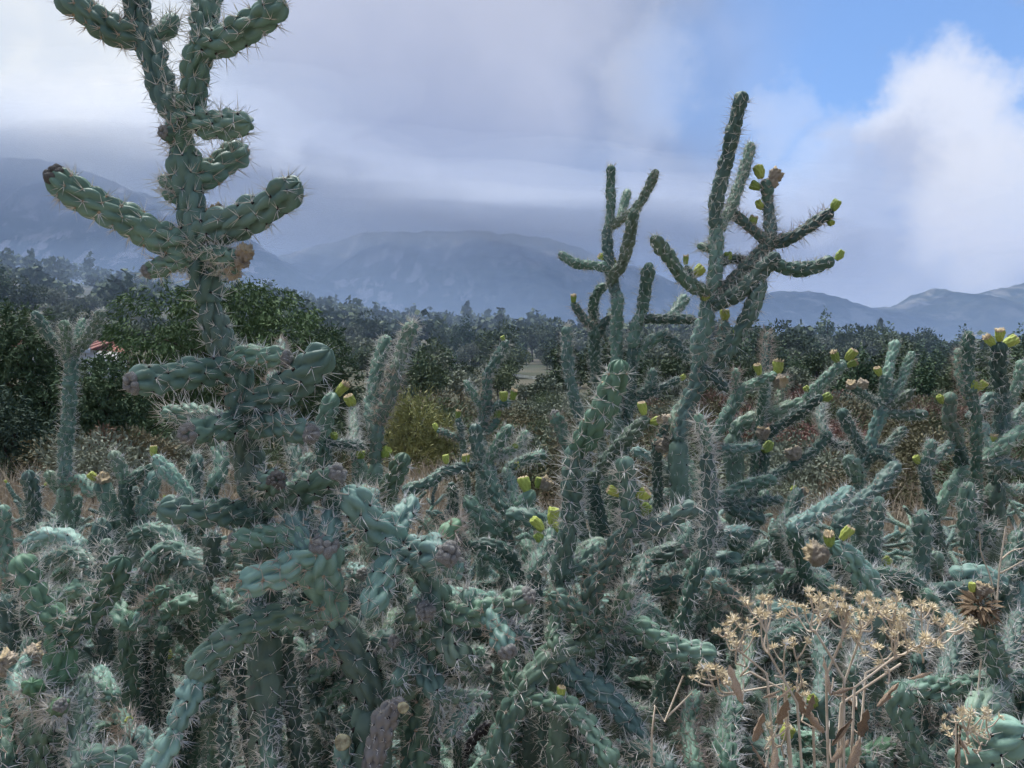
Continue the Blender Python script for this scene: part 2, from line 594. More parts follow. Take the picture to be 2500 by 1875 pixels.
# ---- fruits: knobbly barrels with a sunken cup, axis +Z, length 1
def fruit_mesh(seed, mat, cupmat, shrivel=0.0, open_cup=0.0):
    g = np.random.default_rng(seed)
    nu, nv = 45, 19
    th = np.arange(nu) / nu * 2 * math.pi
    v = np.linspace(0, 1, nv)
    prof = 0.20 + 0.24 * np.sin(np.clip(v, 0, 1) * math.pi * 0.62 + 0.25)
    n = 8
    U = th[None] * n / (2 * math.pi) + 0.5 * v[:, None]
    Vv = v[:, None] * 2.3
    H = np.zeros((nv, nu))
    J0 = np.floor(Vv).astype(int)
    irr = g.uniform(0.6, 1.15, (10, n))
    for dj in (-1, 0, 1, 2):
        J = J0 + dj
        off = 0.5 * (J % 2)
        I = np.round(U - off).astype(int)
        du = U - I - off
        dv = Vv - J
        H = np.maximum(H, irr[np.clip(J, 0, 9), I % n] * np.sqrt(np.clip(1 - (du / .56) ** 2 - (dv / 1.0) ** 2, 0, 1)))
    r = prof[:, None] * (0.46 + 0.74 * H) * (1 + shrivel * g.normal(0, 0.12, (nv, nu)))
    pos = np.stack([r * np.cos(th), r * np.sin(th), np.repeat(v[:, None], nu, 1) + 0.14 * H], -1)
    # cup rings
    rings = [pos]
    rim = pos[-1]
    cz = pos[-1, :, 2].mean()
    for sc, dz in ((0.80, 0.06 + 0.10 * open_cup), (0.62, -0.02), (0.40, -0.10), (0.12, -0.14)):
        rr = rim * np.array([sc, sc, 0]) * (1 + 0.4 * open_cup if dz > 0 else 1)
        rr[:, 2] = cz + dz + (g.normal(0, 0.035 + 0.06 * open_cup, nu) if dz > 0 else 0)
        rings.append(rr[None])
    pos = np.concatenate(rings)
    tot = len(pos)
    i = np.arange(tot - 1)[:, None] * nu
    j = np.arange(nu)[None]
    q = np.stack([i + j, i + (j + 1) % nu, i + nu + (j + 1) % nu, i + nu + j], -1).reshape(-1, 4)
    fm = np.repeat((np.arange(tot - 1) >= nv - 1).astype(int), nu)
    return mesh_np('fruit', pos.reshape(-1, 3), [q], [mat, cupmat], fm)


FRUIT = {
    'y': [fruit_mesh(1, M['fruit'], M['fruit']), fruit_mesh(2, M['fruit'], M['cup'])],
    'g': [fruit_mesh(3, M['fruit_green'], M['fruit']), fruit_mesh(4, M['fruit_green'], M['fruit_green'])],
    'd': [fruit_mesh(5, M['fruit_dry'], M['fruit_dry'], 1.0, 0.5), fruit_mesh(6, M['fruit_dry'], M['cup'], 1.0, 0.8)],
    'c': [fruit_mesh(7, M['fruit'], M['cup'], 0.3, 1.0), fruit_mesh(8, M['fruit_green'], M['cup'], 0.3, 1.0)],
}


def mop_mesh(seed):
    g = np.random.default_rng(seed)
    n = 170
    d = g.normal(size=(n, 3))
    d[:, 2] -= 0.25
    d /= np.linalg.norm(d, axis=1)[:, None]
    p = d * 0.12 + np.array([0, 0, 0.5])
    s_ = np.cross(d, g.normal(size=(n, 3)))
    s_ /= np.linalg.norm(s_, axis=1)[:, None]
    L_ = g.uniform(.22, .42, n)[:, None]
    V = np.stack([p, p + d * L_ * .6 + s_ * .035, p + d * L_ + np.array([0, 0, -.08]), p + d * L_ * .6 - s_ * .035], 1).reshape(-1, 3)
    return mesh_np('flower_mop', V, [np.arange(n)[:, None] * 4 + np.array([[0, 1, 2, 3]])], [M['mop']], smooth=False)


M['mop'] = simple_mat('withered_petals', (0.10, 0.07, 0.045), (0.34, 0.25, 0.16), 120, 0.9, 0.1)
FRUIT['m'] = [mop_mesh(1), mop_mesh(2)]


M['cut'] = simple_mat('cut_flesh', (0.24, 0.20, 0.12), (0.52, 0.48, 0.30), 160, 0.8, 0.2)


class Plant:
    def __init__(self, D, root, label, joints, fruits=(), lod=1, name='cholla_cactus', group=None, trunk_style='o', seed=1):
        self.D, self.lod = D, lod
        self.g = random.Random(seed * 77 + 5)
        self.seed = seed * 1000
        self.pts = []      # (px, py, world point, joint object, R)
        self.root = Vector(((root - 1250.0) / F * D, D, 0.0))
        self.e = empty(name, self.root, label, 'cactus', group)
        self.trunk = None
        jobs = []
        for j in joints:
            R, pl = j[0], j[1]
            st = j[2] if len(j) > 2 else 'n'
            dz = j[3] if len(j) > 3 else None
            jobs.append((R, pl, st, dz))
        # the trunk rises from the ground to the base of the first joint
        R, pl, st, dz = jobs[0]
        top = P(pl[0][0], pl[0][1], D)
        Rw = R * D / F
        tp = [self.root + Vector((0, 0, -0.03)), self.root + Vector((self.g.uniform(-.02, .02), self.g.uniform(-.02, .02), top.z * 0.35)),
              self.root.lerp(top, 0.6) * 1.0, top]
        tp[2].z = top.z * 0.7
        self.add(tp, Rw * 1.15, trunk_style, None, plain=True)
        self.trunk_pts = catmull(tp, 30)[0]
        for R, pl, st, dz in jobs:
            self.joint(R, pl, st, dz)
        for fr in fruits:
            self.fruit(*fr)

    def add(self, pts, Rw, style, scar, plain=False, taper=0.0, extra_spines=1.0):
        self.seed += 1
        st = style[0]
        loc = [Vector(p) - self.root for p in pts]
        lod = 2 if plain else (1 if Rw * F / self.D < 27 else self.lod)
        skin, sp = joint_meshes(loc, Rw, st, self.seed, lod, taper, old_base=plain, spk=extra_spines * (0.6 if plain else 1.0))
        o = link('trunk' if plain else 'stem_joint', skin, self.e)
        s = link('spines', sp, o)
        s['kind'] = 'stuff'
        if scar is not None:
            k = link('scar', SCARS[scar], o)
            d = (loc[-1] - loc[-2]).normalized()
            k.location = loc[-1] - d * Rw * 0.12
            k.rotation_euler = d.to_track_quat('Z', 'Y').to_euler()
            k.scale = [Rw * 0.78] * 3
        c = catmull(pts, 14)[0]
        for p in c:
            d = p[1]
            self.pts.append((1250 + p[0] / d * F, HOR - (p[2] - CAMH) / d * F, Vector(p), o, Rw))
        return o

    def nearest(self, x, y):
        return min(self.pts, key=lambda q: (q[0] - x) ** 2 + (q[1] - y) ** 2)

    def joint(self, R, pl, st, dz):
        x, y = pl[0]
        D = self.D
        q = self.nearest(x, y)
        dist = math.hypot(q[0] - x, q[1] - y)
        Lpx = sum(math.hypot(pl[i + 1][0] - pl[i][0], pl[i + 1][1] - pl[i][1]) for i in range(len(pl) - 1))
        if dist < 1.5 * max(R, q[4] * F / D) + 6:
            d0 = q[2].y
            orphan = False
        else:
            d0 = D * (1 + self.g.uniform(-0.09, 0.09))
            orphan = True
        if dz is None:
            dz = self.g.uniform(-0.45, 0.35) * Lpx * D / F
        n = len(pl)
        acc = [0]
        for i in range(n - 1):
            acc.append(acc[-1] + math.hypot(pl[i + 1][0] - pl[i][0], pl[i + 1][1] - pl[i][1]))
        pts = [P(px, py, d0 + dz * (acc[i] / Lpx)) for i, (px, py) in enumerate(pl)]
        if not orphan:
            v = q[2] - pts[0]
            if v.length < 0.06:
                pts[0] = pts[0] + v * min(1.0, 0.8)
                if len(pts) > 2 and (pts[1] - pts[0]).length < 0.6 * R * D / F:
                    pts.pop(1)
        Rw = R * D / F
        if orphan:
            # a stem from the trunk carries it
            b = pts[0]
            zt = max(0.06, min(b.z - 0.10, b.z * 0.72) - self.g.uniform(0, 0.15))
            k = min(range(len(self.trunk_pts)), key=lambda i: abs(self.trunk_pts[i][2] - zt))
            t0 = Vector(self.trunk_pts[k])
            mid = t0.lerp(b, 0.55) + Vector((0, 0.02, -0.05 - 0.12 * abs(t0.x - b.x)))
            self.add([t0, mid, b - (pts[1] - b).normalized() * -0.004], Rw * 0.95, 'D' if st[0] != 'o' else 'o', None, extra_spines=0.7)
        scar = None
        if 's' in st[1:]:
            scar = self.g.choice([0, 2])
        if 'k' in st[1:]:
            scar = self.g.choice([0, 1])
        return self.add(pts, Rw, st, scar)

    def cut_face(self, x, y, r, normal):
        q = self.nearest(x, y)
        n = Vector(normal).normalized()
        c = P(x, y, q[2].y - 0.012)
        R = r * self.D / F
        v, f = [], []
        rings = ((1.0, -.5), (1.0, .18), (.86, .30), (.5, .33), (0.05, .30))
        for a, h in rings:
            for k in range(14):
                an = k * 2 * math.pi / 14
                w = a * R * (1 + .05 * math.sin(3 * an + a))
                v.append((math.cos(an) * w, math.sin(an) * w, h * R))
        for i in range(4):
            for k in range(14):
                f.append((i * 14 + k, i * 14 + (k + 1) % 14, (i + 1) * 14 + (k + 1) % 14, (i + 1) * 14 + k))
        o = link('cut_face', mesh_np('cut_face', v, [f], [M['cut']]), self.e)
        o.location = c - self.root
        o.rotation_euler = n.to_track_quat('Z', 'Y').to_euler()

    def fruit(self, x, y, kind='y', size=38, tilt=None):
        q = self.nearest(x, y)
        d = q[2].y - (0.004 if self.g.random() < 0.5 else -0.004)
        c = P(x, y, d)
        L = size * d / F
        out = c - q[2]
        if out.length < 0.3 * q[4]:
            out = Vector((0, -0.5, 0.8))
        up = (out.normalized() * 0.75 + Vector((self.g.uniform(-.25, .25), self.g.uniform(-.5, .1), 0.55))).normalized()
        base = c - up * L * 0.5
        gap = base - q[2]
        if gap.length > q[4] * 1.05:
            base = q[2] + gap.normalized() * q[4] * 1.0
        f = link('fruit', self.g.choice(FRUIT[kind]), self.e)
        f.location = base - self.root
        f.rotation_euler = (up.to_track_quat('Z', 'Y') @ Quaternion((0, 0, 1), self.g.uniform(0, 6))).to_euler()
        w = L * self.g.uniform(0.9, 1.15)
        k = .95 if kind in 'dm' else .60
        f.scale = (w * k, w * k, L * .72)
# ------------------------------------------------------------------ ground, slope, mountains

def ridge_px(px):
    return np.interp(px, [-600, 0, 250, 520, 700, 900, 1100, 1300, 1600, 1850, 2100, 2350, 2500, 3100],
                     [690, 690, 725, 748, 764, 794, 816, 824, 838, 868, 885, 905, 915, 925])


def ridge_d(px):
    return np.interp(px, [-600, 0, 700, 1300, 1900, 2500, 3100], [200, 200, 190, 170, 120, 110, 110])


def ground_h(x, y):
    """gentle yard, a shallow dip, then the wooded slope ahead"""
    r = np.hypot(x, y)
    yy = np.maximum(y, 0.05 * r + 1e-6)
    px = np.clip(1250 + x / yy * F, -600, 3100)
    rd = ridge_d(px)
    top = CAMH + (HOR - ridge_px(px)) / F * rd
    fwd = np.clip(y / np.maximum(r, 1e-6), 0, 1) ** 0.5
    t = np.clip((r - 26) / np.maximum(rd - 26, 1), 0, 1)
    s = t * t * (3 - 2 * t) * 0.6 + t * 0.4
    back = 1 - 0.75 * np.clip((r - rd) / 300, 0, 1)
    h = top * s * back * fwd
    h = h + 0.5 * np.sin(x * 0.06 + 1.3) * np.sin(y * 0.05) * np.clip((r - 30) / 60, 0, 1)
    h = h + 0.02 * np.sin(x * 2.1) * np.sin(y * 1.7) * np.clip(r / 3, 0, 1)
    return h


def gz(x, y):
    return float(ground_h(np.array([x], float), np.array([y], float))[0])


def build_ground():
    rr = np.concatenate([[0.0], np.geomspace(0.4, 5000, 150)])
    na = 240
    an = np.arange(na) / na * 2 * math.pi
    X = rr[:, None] * np.sin(an)[None]
    Y = rr[:, None] * np.cos(an)[None]
    Z = ground_h(X, Y)
    v = np.stack([X, Y, Z], -1).reshape(-1, 3)
    i = np.arange(len(rr) - 1)[:, None] * na
    j = np.arange(na)[None]
    q = np.stack([i + j, i + na + j, i + na + (j + 1) % na, i + (j + 1) % na], -1).reshape(-1, 4)
    m, t, b = principled('ground_soil', 0.95, 0.1)
    geo = t.node('ShaderNodeNewGeometry').outputs['Position']
    n1 = t.noise(geo, 0.9, 6, 0.65)
    n2 = t.noise(geo, 0.06, 5, 0.6)
    n3 = t.noise(geo, 14.0, 5, 0.7)
    col = t.mix(t.ramp(n1, 0.35, 0.65), (0.20, 0.165, 0.125), (0.33, 0.285, 0.22))
    col = t.mix(t.ramp(n3, 0.4, 0.7, 0, 0.6), col, (0.12, 0.10, 0.08))
    # far slope: olive scrub with pale gravel patches
    ln = t.vmath('LENGTH', geo, out=1)
    scrub = t.mix(t.ramp(n2, 0.42, 0.60), (0.060, 0.070, 0.048), (0.115, 0.108, 0.08))
    col = t.mix(t.ramp(ln, 14, 26), col, scrub)
    t.link(col, b.inputs['Base Color'])
    bn = t.node('ShaderNodeBump')
    bn.inputs['Strength'].default_value = 0.6
    bn.inputs['Distance'].default_value = 0.03
    t.link(n3, bn.inputs['Height'])
    t.link(bn.outputs[0], b.inputs['Normal'])
    tag(link('ground', mesh_np('ground', v, [q], [m])), kind='structure')


build_ground()


def fbm(x, y, oct=6, s=1.0, seed=0.0):
    out = np.zeros(x.shape)
    a, f = 1.0, s
    fx, fy = x.ravel(), y.ravel()
    tot = 0
    for k in range(oct):
        out += a * np.array([mnoise.noise(Vector((p * f + seed, q * f - seed, seed * 0.7 + k * 3.1))) for p, q in zip(fx, fy)]).reshape(x.shape)
        tot += a
        a *= 0.5
        f *= 2.03
    return out / tot


def rock_mat():
    m, t, b = principled('mountain_rock_and_pine', 0.95, 0.05)
    geo = t.node('ShaderNodeNewGeometry')
    pos = geo.outputs['Position']
    st = t.vmath('MULTIPLY', pos, Vector((0.012, 0.004, 0.0035)))
    n1 = t.noise(st, 1.6, 7, 0.68)
    n2 = t.noise(pos, 0.025, 5, 0.65)
    col = t.mix(t.ramp(n2, 0.40, 0.62), (0.030, 0.042, 0.028), (0.075, 0.080, 0.055))
    big = t.noise(pos, 0.0018, 3, 0.5)
    rock = t.math('MULTIPLY', t.ramp(n1, 0.51, 0.60), t.ramp(big, 0.38, 0.52))
    sx = t.node('ShaderNodeSeparateXYZ')
    t.link(pos, sx.inputs[0])
    col = t.mix(t.math('MULTIPLY', rock, t.ramp(sx.outputs[0], -900, 300, 1.0, 0.35)), col, (0.42, 0.38, 0.35))
    t.link(col, b.inputs['Base Color'])
    return m


ROCK = rock_mat()


def mountain(name, prof_px, D, depth, seed, x0, x1, nx=340, ny=44, rough=0.16):
    """a ridge whose crest follows the skyline (px, py) at distance D"""
    px = np.linspace(x0, x1, nx)
    crest = (HOR - np.interp(px, [p[0] for p in prof_px], [p[1] for p in prof_px])) / F * D + CAMH
    t = np.linspace(-1, 1.0, ny)
    PX, T = np.meshgrid(px, t, indexing='ij')
    Yw = D + T * depth
    Xw = (PX - 1250) / F * D * np.ones_like(T)
    sh = np.clip(1 - np.abs(T), 0, 1) ** 0.85
    nz = fbm(Xw / 420.0, Yw / 420.0, 6, 1.0, seed)
    rdg = 1 - np.abs(fbm(Xw / 300.0, Yw / 650.0, 5, 1.0, seed + 9)) * 2.2
    Z = crest[:, None] * sh * (1 + rough * rdg * np.minimum(1, np.abs(T) * 2.5)) + nz * 0.16 * crest[:, None] * np.minimum(1, np.abs(T) * 3 + 0.12)
    fine = np.array([mnoise.noise(Vector((a / 23.0, b / 23.0, seed))) + mnoise.noise(Vector((a / 60.0, b / 60.0, seed + 4))) for a, b in zip(Xw.ravel(), Yw.ravel())]).reshape(Xw.shape)
    Z = Z + fine * 9.0 * sh ** 0.3
    Z = np.where(np.abs(T) > 0.999, -10, Z)
    v = np.stack([Xw, Yw, Z], -1).reshape(-1, 3)
    i = np.arange(nx - 1)[:, None] * ny
    j = np.arange(ny - 1)[None]
    q = np.stack([i + j, i + ny + j, i + ny + j + 1, i + j + 1], -1).reshape(-1, 4)
    tag(link(name, mesh_np(name, v, [q], [ROCK])), kind='structure')


mountain('mountain', [(-900, 500), (-500, 390), (-100, 370), (150, 390), (350, 470), (560, 560), (800, 700), (1000, 800), (1200, 930)], 2300, 900, 3.3, -900, 1200, rough=0.22)
mountain('mountain', [(300, 800), (500, 700), (650, 640), (900, 560), (1150, 560), (1330, 580), (1500, 640), (1700, 720), (1900, 800), (2100, 930)], 3000, 1200, 7.7, 300, 2100)
mountain('mountain', [(1500, 900), (1700, 770), (1830, 728), (1900, 708), (1980, 712), (2060, 740), (2130, 752), (2180, 745), (2270, 700), (2360, 722), (2500, 690), (2900, 640), (3400, 700)], 2600, 900, 12.1, 1500, 3400, rough=0.12)
# ------------------------------------------------------------------ the traced cholla plants (photo pixels, base to tip)
PLANTS = []


def plant(*a, **k):
    k.setdefault('seed', len(PLANTS) + 1)
    PLANTS.append(Plant(*a, **k))


# the big spiny-armed one on the left
plant(0.86, 668, 'tallest thick-stemmed cholla with a bare knobbly trunk, rising against the bright cloud', [
    (40, [(640, 1262), (622, 1195), (604, 1110), (594, 1044)], 'o', 0.0),
    (41, [(594, 1046), (590, 980), (579, 915), (555, 878)], 'n', 0.0),
    (38, [(556, 884), (540, 840), (521, 785), (512, 740)], 'o', 0.0),
    (42, [(512, 745), (502, 696), (497, 650), (480, 610)], 'n', 0.0),
    (43, [(480, 618), (471, 548), (459, 444), (446, 360)], 'n', 0.0),
    (40, [(446, 372), (441, 328), (447, 275)], 'n', 0.0),
    (38, [(444, 290), (405, 235), (378, 154), (345, 68)], 'n', 0.02),
    (39, [(345, 85), (300, 82), (247, 54), (181, 10), (150, -25)], 'n', -0.02),
    (34, [(346, 75), (338, 40), (328, -10), (322, -60)], 'n', 0.0),
    (24, [(370, 95), (400, 78), (428, 40)], 'n', 0.02),
    (37, [(449, 285), (471, 240), (480, 160), (490, 104)], 'n', -0.02),
    (37, [(489, 112), (500, 45), (505, -15), (508, -80)], 'n', 0.03),
    (39, [(492, 116), (525, 106), (579, 83), (637, 48), (690, 5)], 'n', -0.04),
    (36, [(448, 285), (480, 292), (530, 306), (606, 300)], 'n', -0.06),
    (40, [(462, 440), (500, 430), (540, 401), (596, 362)], 'n', 0.05),
    (46, [(476, 590), (513, 565), (602, 532), (675, 490), (725, 450)], 'n', -0.05),
    (42, [(472, 600), (430, 594), (386, 579), (309, 536), (231, 498), (166, 459), (131, 425)], 'nk', -0.06),
    (20, [(448, 455), (415, 448), (392, 432)], 'n', 0.0),
    (18, [(455, 480), (425, 482), (400, 470)], 'n', 0.0),
    (24, [(442, 330), (420, 328), (398, 322)], 'nk', -0.02),
    (27, [(478, 640), (444, 638), (400, 648), (358, 664)], 'ns', -0.02),
    (24, [(484, 620), (530, 620), (575, 632)], 'n', -0.05),
    (20, [(500, 650), (545, 655), (578, 668)], 'n', -0.03),
    (31, [(552, 874), (600, 870), (650, 872), (702, 874)], 'ns', -0.03),
    (39, [(572, 908), (530, 906), (482, 909), (405, 920), (322, 936)], 'ns', -0.08),
    (46, [(590, 1000), (630, 985), (675, 967), (733, 920), (800, 858)], 'n', -0.04),
    (29, [(594, 1020), (540, 1022), (480, 1014), (402, 1008)], 'n', 0.05),
    (37, [(595, 1048), (550, 1046), (513, 1048), (457, 1058)], 'ns', -0.08),
    (36, [(598, 1040), (650, 1040), (700, 1046), (762, 1060)], 'ns', -0.06),
    (34, [(622, 1195), (650, 1185), (676, 1172)], 'nk', -0.09),
    (35, [(640, 1258), (570, 1252), (502, 1254), (392, 1240)], 'n', -0.06),
    (39, [(645, 1250), (690, 1217), (752, 1194), (825, 1155)], 'ns', -0.04),
], [(597, 618, 'd', 46), (590, 642, 'd', 36), (530, 520, 'd', 46), (568, 666, 'd', 36)], lod=0)

# the tangled clump in front of it
plant(0.84, 800, 'sprawling pale blue-green cholla clump with scarred stem ends, before the tallest cholla', [
    (50, [(912, 1720), (896, 1659), (858, 1582), (826, 1515)], 'o', 0.0),
    (52, [(812, 1500), (801, 1457), (783, 1400), (792, 1330)], 'bs', -0.05),
    (42, [(1000, 1720), (993, 1650), (975, 1563), (985, 1500)], 'o', 0.02),
    (42, [(1078, 1490), (1062, 1440), (1042, 1405), (995, 1350), (970, 1330)], 'n', 0.0),
    (46, [(980, 1345), (936, 1300), (891, 1255), (845, 1196)], 'b', -0.03),
    (46, [(985, 1362), (1020, 1352), (1062, 1350), (1095, 1352)], 'bs', -0.06),
    (39, [(990, 1345), (955, 1380), (927, 1436), (902, 1500)], 'b', -0.06),
    (41, [(770, 1338), (730, 1362), (695, 1391), (640, 1412), (590, 1440)], 'b', -0.02),
    (36, [(745, 1330), (735, 1310), (708, 1262)], 'b', 0.03),
    (26, [(800, 1320), (806, 1290), (801, 1250)], 'b', 0.03),
    (33, [(760, 1330), (694, 1308), (640, 1312), (572, 1322)], 'nk', 0.02),
    (34, [(960, 1290), (985, 1255), (1008, 1222)], 'b', 0.05),
    (24, [(1075, 1320), (1095, 1298), (1120, 1275)], 'y', 0.02),
    (29, [(1080, 1385), (1100, 1390), (1122, 1378)], 'bs', 0.03),
    (35, [(1074, 1480), (1110, 1496), (1162, 1496), (1215, 1486)], 'n', -0.02),
    (34, [(1210, 1492), (1240, 1478), (1292, 1452)], 'ns', -0.02),
    (33, [(1190, 1492), (1205, 1512), (1222, 1545), (1240, 1592)], 'bs', -0.05),
    (36, [(1060, 1530), (1080, 1550), (1105, 1580), (1140, 1620)], 'n', -0.04),
    (38, [(985, 1520), (1010, 1505), (1040, 1492)], 'os', -0.05),
    (32, [(985, 1580), (1020, 1621), (1045, 1655), (1072, 1700)], 'n', -0.04),
    (37, [(800, 1500), (740, 1498), (675, 1505), (598, 1536), (521, 1594), (472, 1660)], 'o', -0.06),
    (33, [(474, 1665), (462, 1705), (440, 1752), (428, 1785)], 'b', -0.02),
    (32, [(428, 1780), (415, 1808), (390, 1852), (360, 1905)], 'b', -0.02),
    (26, [(740, 1500), (760, 1470), (790, 1440)], 'o', 0.03),
    (26, [(940, 1650), (960, 1600), (955, 1540), (968, 1490)], 'n', 0.08),
    (24, [(1040, 1600), (1050, 1560), (1046, 1520)], 'b', 0.05),
    (18, [(1062, 1690), (1064, 1740), (1056, 1790)], 'n', 0.02),
    (18, [(1050, 1695), (1100, 1702), (1150, 1700), (1196, 1702)], 'nk', 0.02),
    (17, [(1150, 1705), (1120, 1750), (1092, 1798)], 'b', 0.0),
    (40, [(872, 1620), (850, 1500), (870, 1430), (900, 1400)], 'n', 0.12),
    (30, [(868, 1430), (890, 1380), (880, 1330)], 'D', 0.05),
    (27, [(835, 1420), (860, 1400), (885, 1402)], 'bs', -0.05),
    (26, [(760, 1440), (735, 1462), (705, 1478)], 'n', -0.03),
    (25, [(905, 1580), (935, 1560), (962, 1565)], 'ns', -0.04),
    (24, [(1010, 1610), (985, 1640), (965, 1668)], 'n', -0.04),
    (24, [(1130, 1500), (1140, 1470), (1135, 1440)], 'b', 0.0),
    (22, [(640, 1520), (630, 1490), (612, 1462)], 'n', 0.03),
    (22, [(880, 1250), (905, 1225), (912, 1195)], 'b', 0.03),
    (24, [(850, 1560), (815, 1575), (780, 1600)], 'n', -0.03),
    (23, [(1225, 1545), (1262, 1552), (1290, 1575)], 'n', 0.03),
], lod=0)

plant(0.80, 905, 'dead stem, purplish grey and leaning, with a cut pale end low in the thicket', [
    (32, [(900, 1890), (927, 1800), (940, 1760), (958, 1718)], 'd', 0.0),
    (16, [(955, 1730), (970, 1715), (985, 1722)], 'ds', -0.01)], trunk_style='d', lod=0)
PLANTS[-1].cut_face(985, 1728, 13, (.5, -1, .1))

plant(0.83, 845, 'short sawn-off green cholla stump with a pale round cut face', [
    (26, [(842, 1900), (840, 1850), (838, 1800)], 'b', 0.0)], lod=0)
PLANTS[-1].cut_face(836, 1812, 19, (-.1, -1, .45))

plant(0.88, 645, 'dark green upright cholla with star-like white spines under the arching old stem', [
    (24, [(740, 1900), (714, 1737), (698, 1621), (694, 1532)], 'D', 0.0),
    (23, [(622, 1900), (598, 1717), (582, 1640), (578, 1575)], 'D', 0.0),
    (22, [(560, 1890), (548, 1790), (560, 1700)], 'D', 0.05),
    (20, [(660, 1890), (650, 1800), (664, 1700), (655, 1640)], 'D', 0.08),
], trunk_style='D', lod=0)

# the arching pair right of the middle
plant(0.93, 1200, 'arching old cholla with dark corky patches bowing over to the right above bare ground', [
    (37, [(1205, 1890), (1225, 1800), (1252, 1735), (1275, 1690)], 'n', 0.0),
    (36, [(1273, 1700), (1300, 1655), (1345, 1605), (1420, 1566), (1514, 1530)], 'o', 0.03),
    (29, [(1512, 1530), (1460, 1515), (1417, 1497), (1345, 1455)], 'n', -0.05),
    (32, [(1515, 1524), (1560, 1532), (1610, 1563), (1660, 1586), (1745, 1598)], 'n', -0.04),
    (26, [(1480, 1560), (1530, 1578), (1591, 1584), (1650, 1592)], 'D', 0.04),
    (28, [(1275, 1700), (1330, 1712), (1385, 1728), (1440, 1778), (1500, 1870)], 'n', -0.06),
    (33, [(1370, 1620), (1410, 1655), (1475, 1698), (1533, 1756), (1568, 1820)], 'bs', -0.03),
    (21, [(1352, 1500), (1352, 1540), (1360, 1590)], 'n', -0.03),
    (22, [(1245, 1720), (1246, 1640), (1256, 1580), (1268, 1540)], 'D', 0.04),
    (22, [(1265, 1545), (1285, 1520), (1310, 1490)], 'D', 0.02),
    (22, [(1500, 1525), (1512, 1490), (1525, 1460), (1532, 1430)], 'w', -0.03),
    (18, [(1540, 1510), (1560, 1480), (1585, 1455)], 'b', 0.03),
    (26, [(1420, 1700), (1500, 1720), (1560, 1740), (1600, 1770)], 'n', 0.1),
], [(1371, 1690, 'y', 42)], lod=0)

# centre, young, very spiny
plant(0.97, 1375, 'upright mid-green cholla with long white spines and an angled club-shaped top joint', [
    (29, [(1367, 1425), (1371, 1370), (1385, 1310), (1391, 1272)], 'n', 0.0),
    (29, [(1391, 1285), (1394, 1231), (1398, 1162), (1410, 1085)], 'w', 0.0),
    (36, [(1410, 1098), (1442, 1052), (1473, 997), (1499, 935), (1514, 885)], 'y', -0.03),
    (27, [(1440, 1470), (1452, 1425), (1487, 1370), (1525, 1298)], 'n', -0.03),
    (26, [(1525, 1310), (1542, 1279), (1534, 1197), (1524, 1118)], 'w', -0.02),
    (26, [(1530, 1308), (1576, 1296), (1645, 1265), (1696, 1236)], 'w', -0.04),
    (22, [(1400, 1410), (1425, 1370), (1460, 1325)], 'n', 0.03),
    (24, [(1718, 1345), (1731, 1265), (1731, 1179), (1724, 1108)], 'w', 0.0),
    (17, [(1724, 1115), (1722, 1070), (1703, 1012)], 'w', 0.0),
    (22, [(1300, 1400), (1330, 1340), (1350, 1290)], 'n', 0.05),
    (24, [(1500, 1470), (1560, 1420), (1580, 1370)], 'D', 0.08),
], [(1295, 1276, 'y', 50), (1350, 1258, 'y', 54), (1360, 1288, 'y', 40), (1317, 1313, 'g', 36), (1569, 1208, 'y', 50), (1573, 1245, 'g', 50), (1497, 1200, 'y', 44)], lod=0)

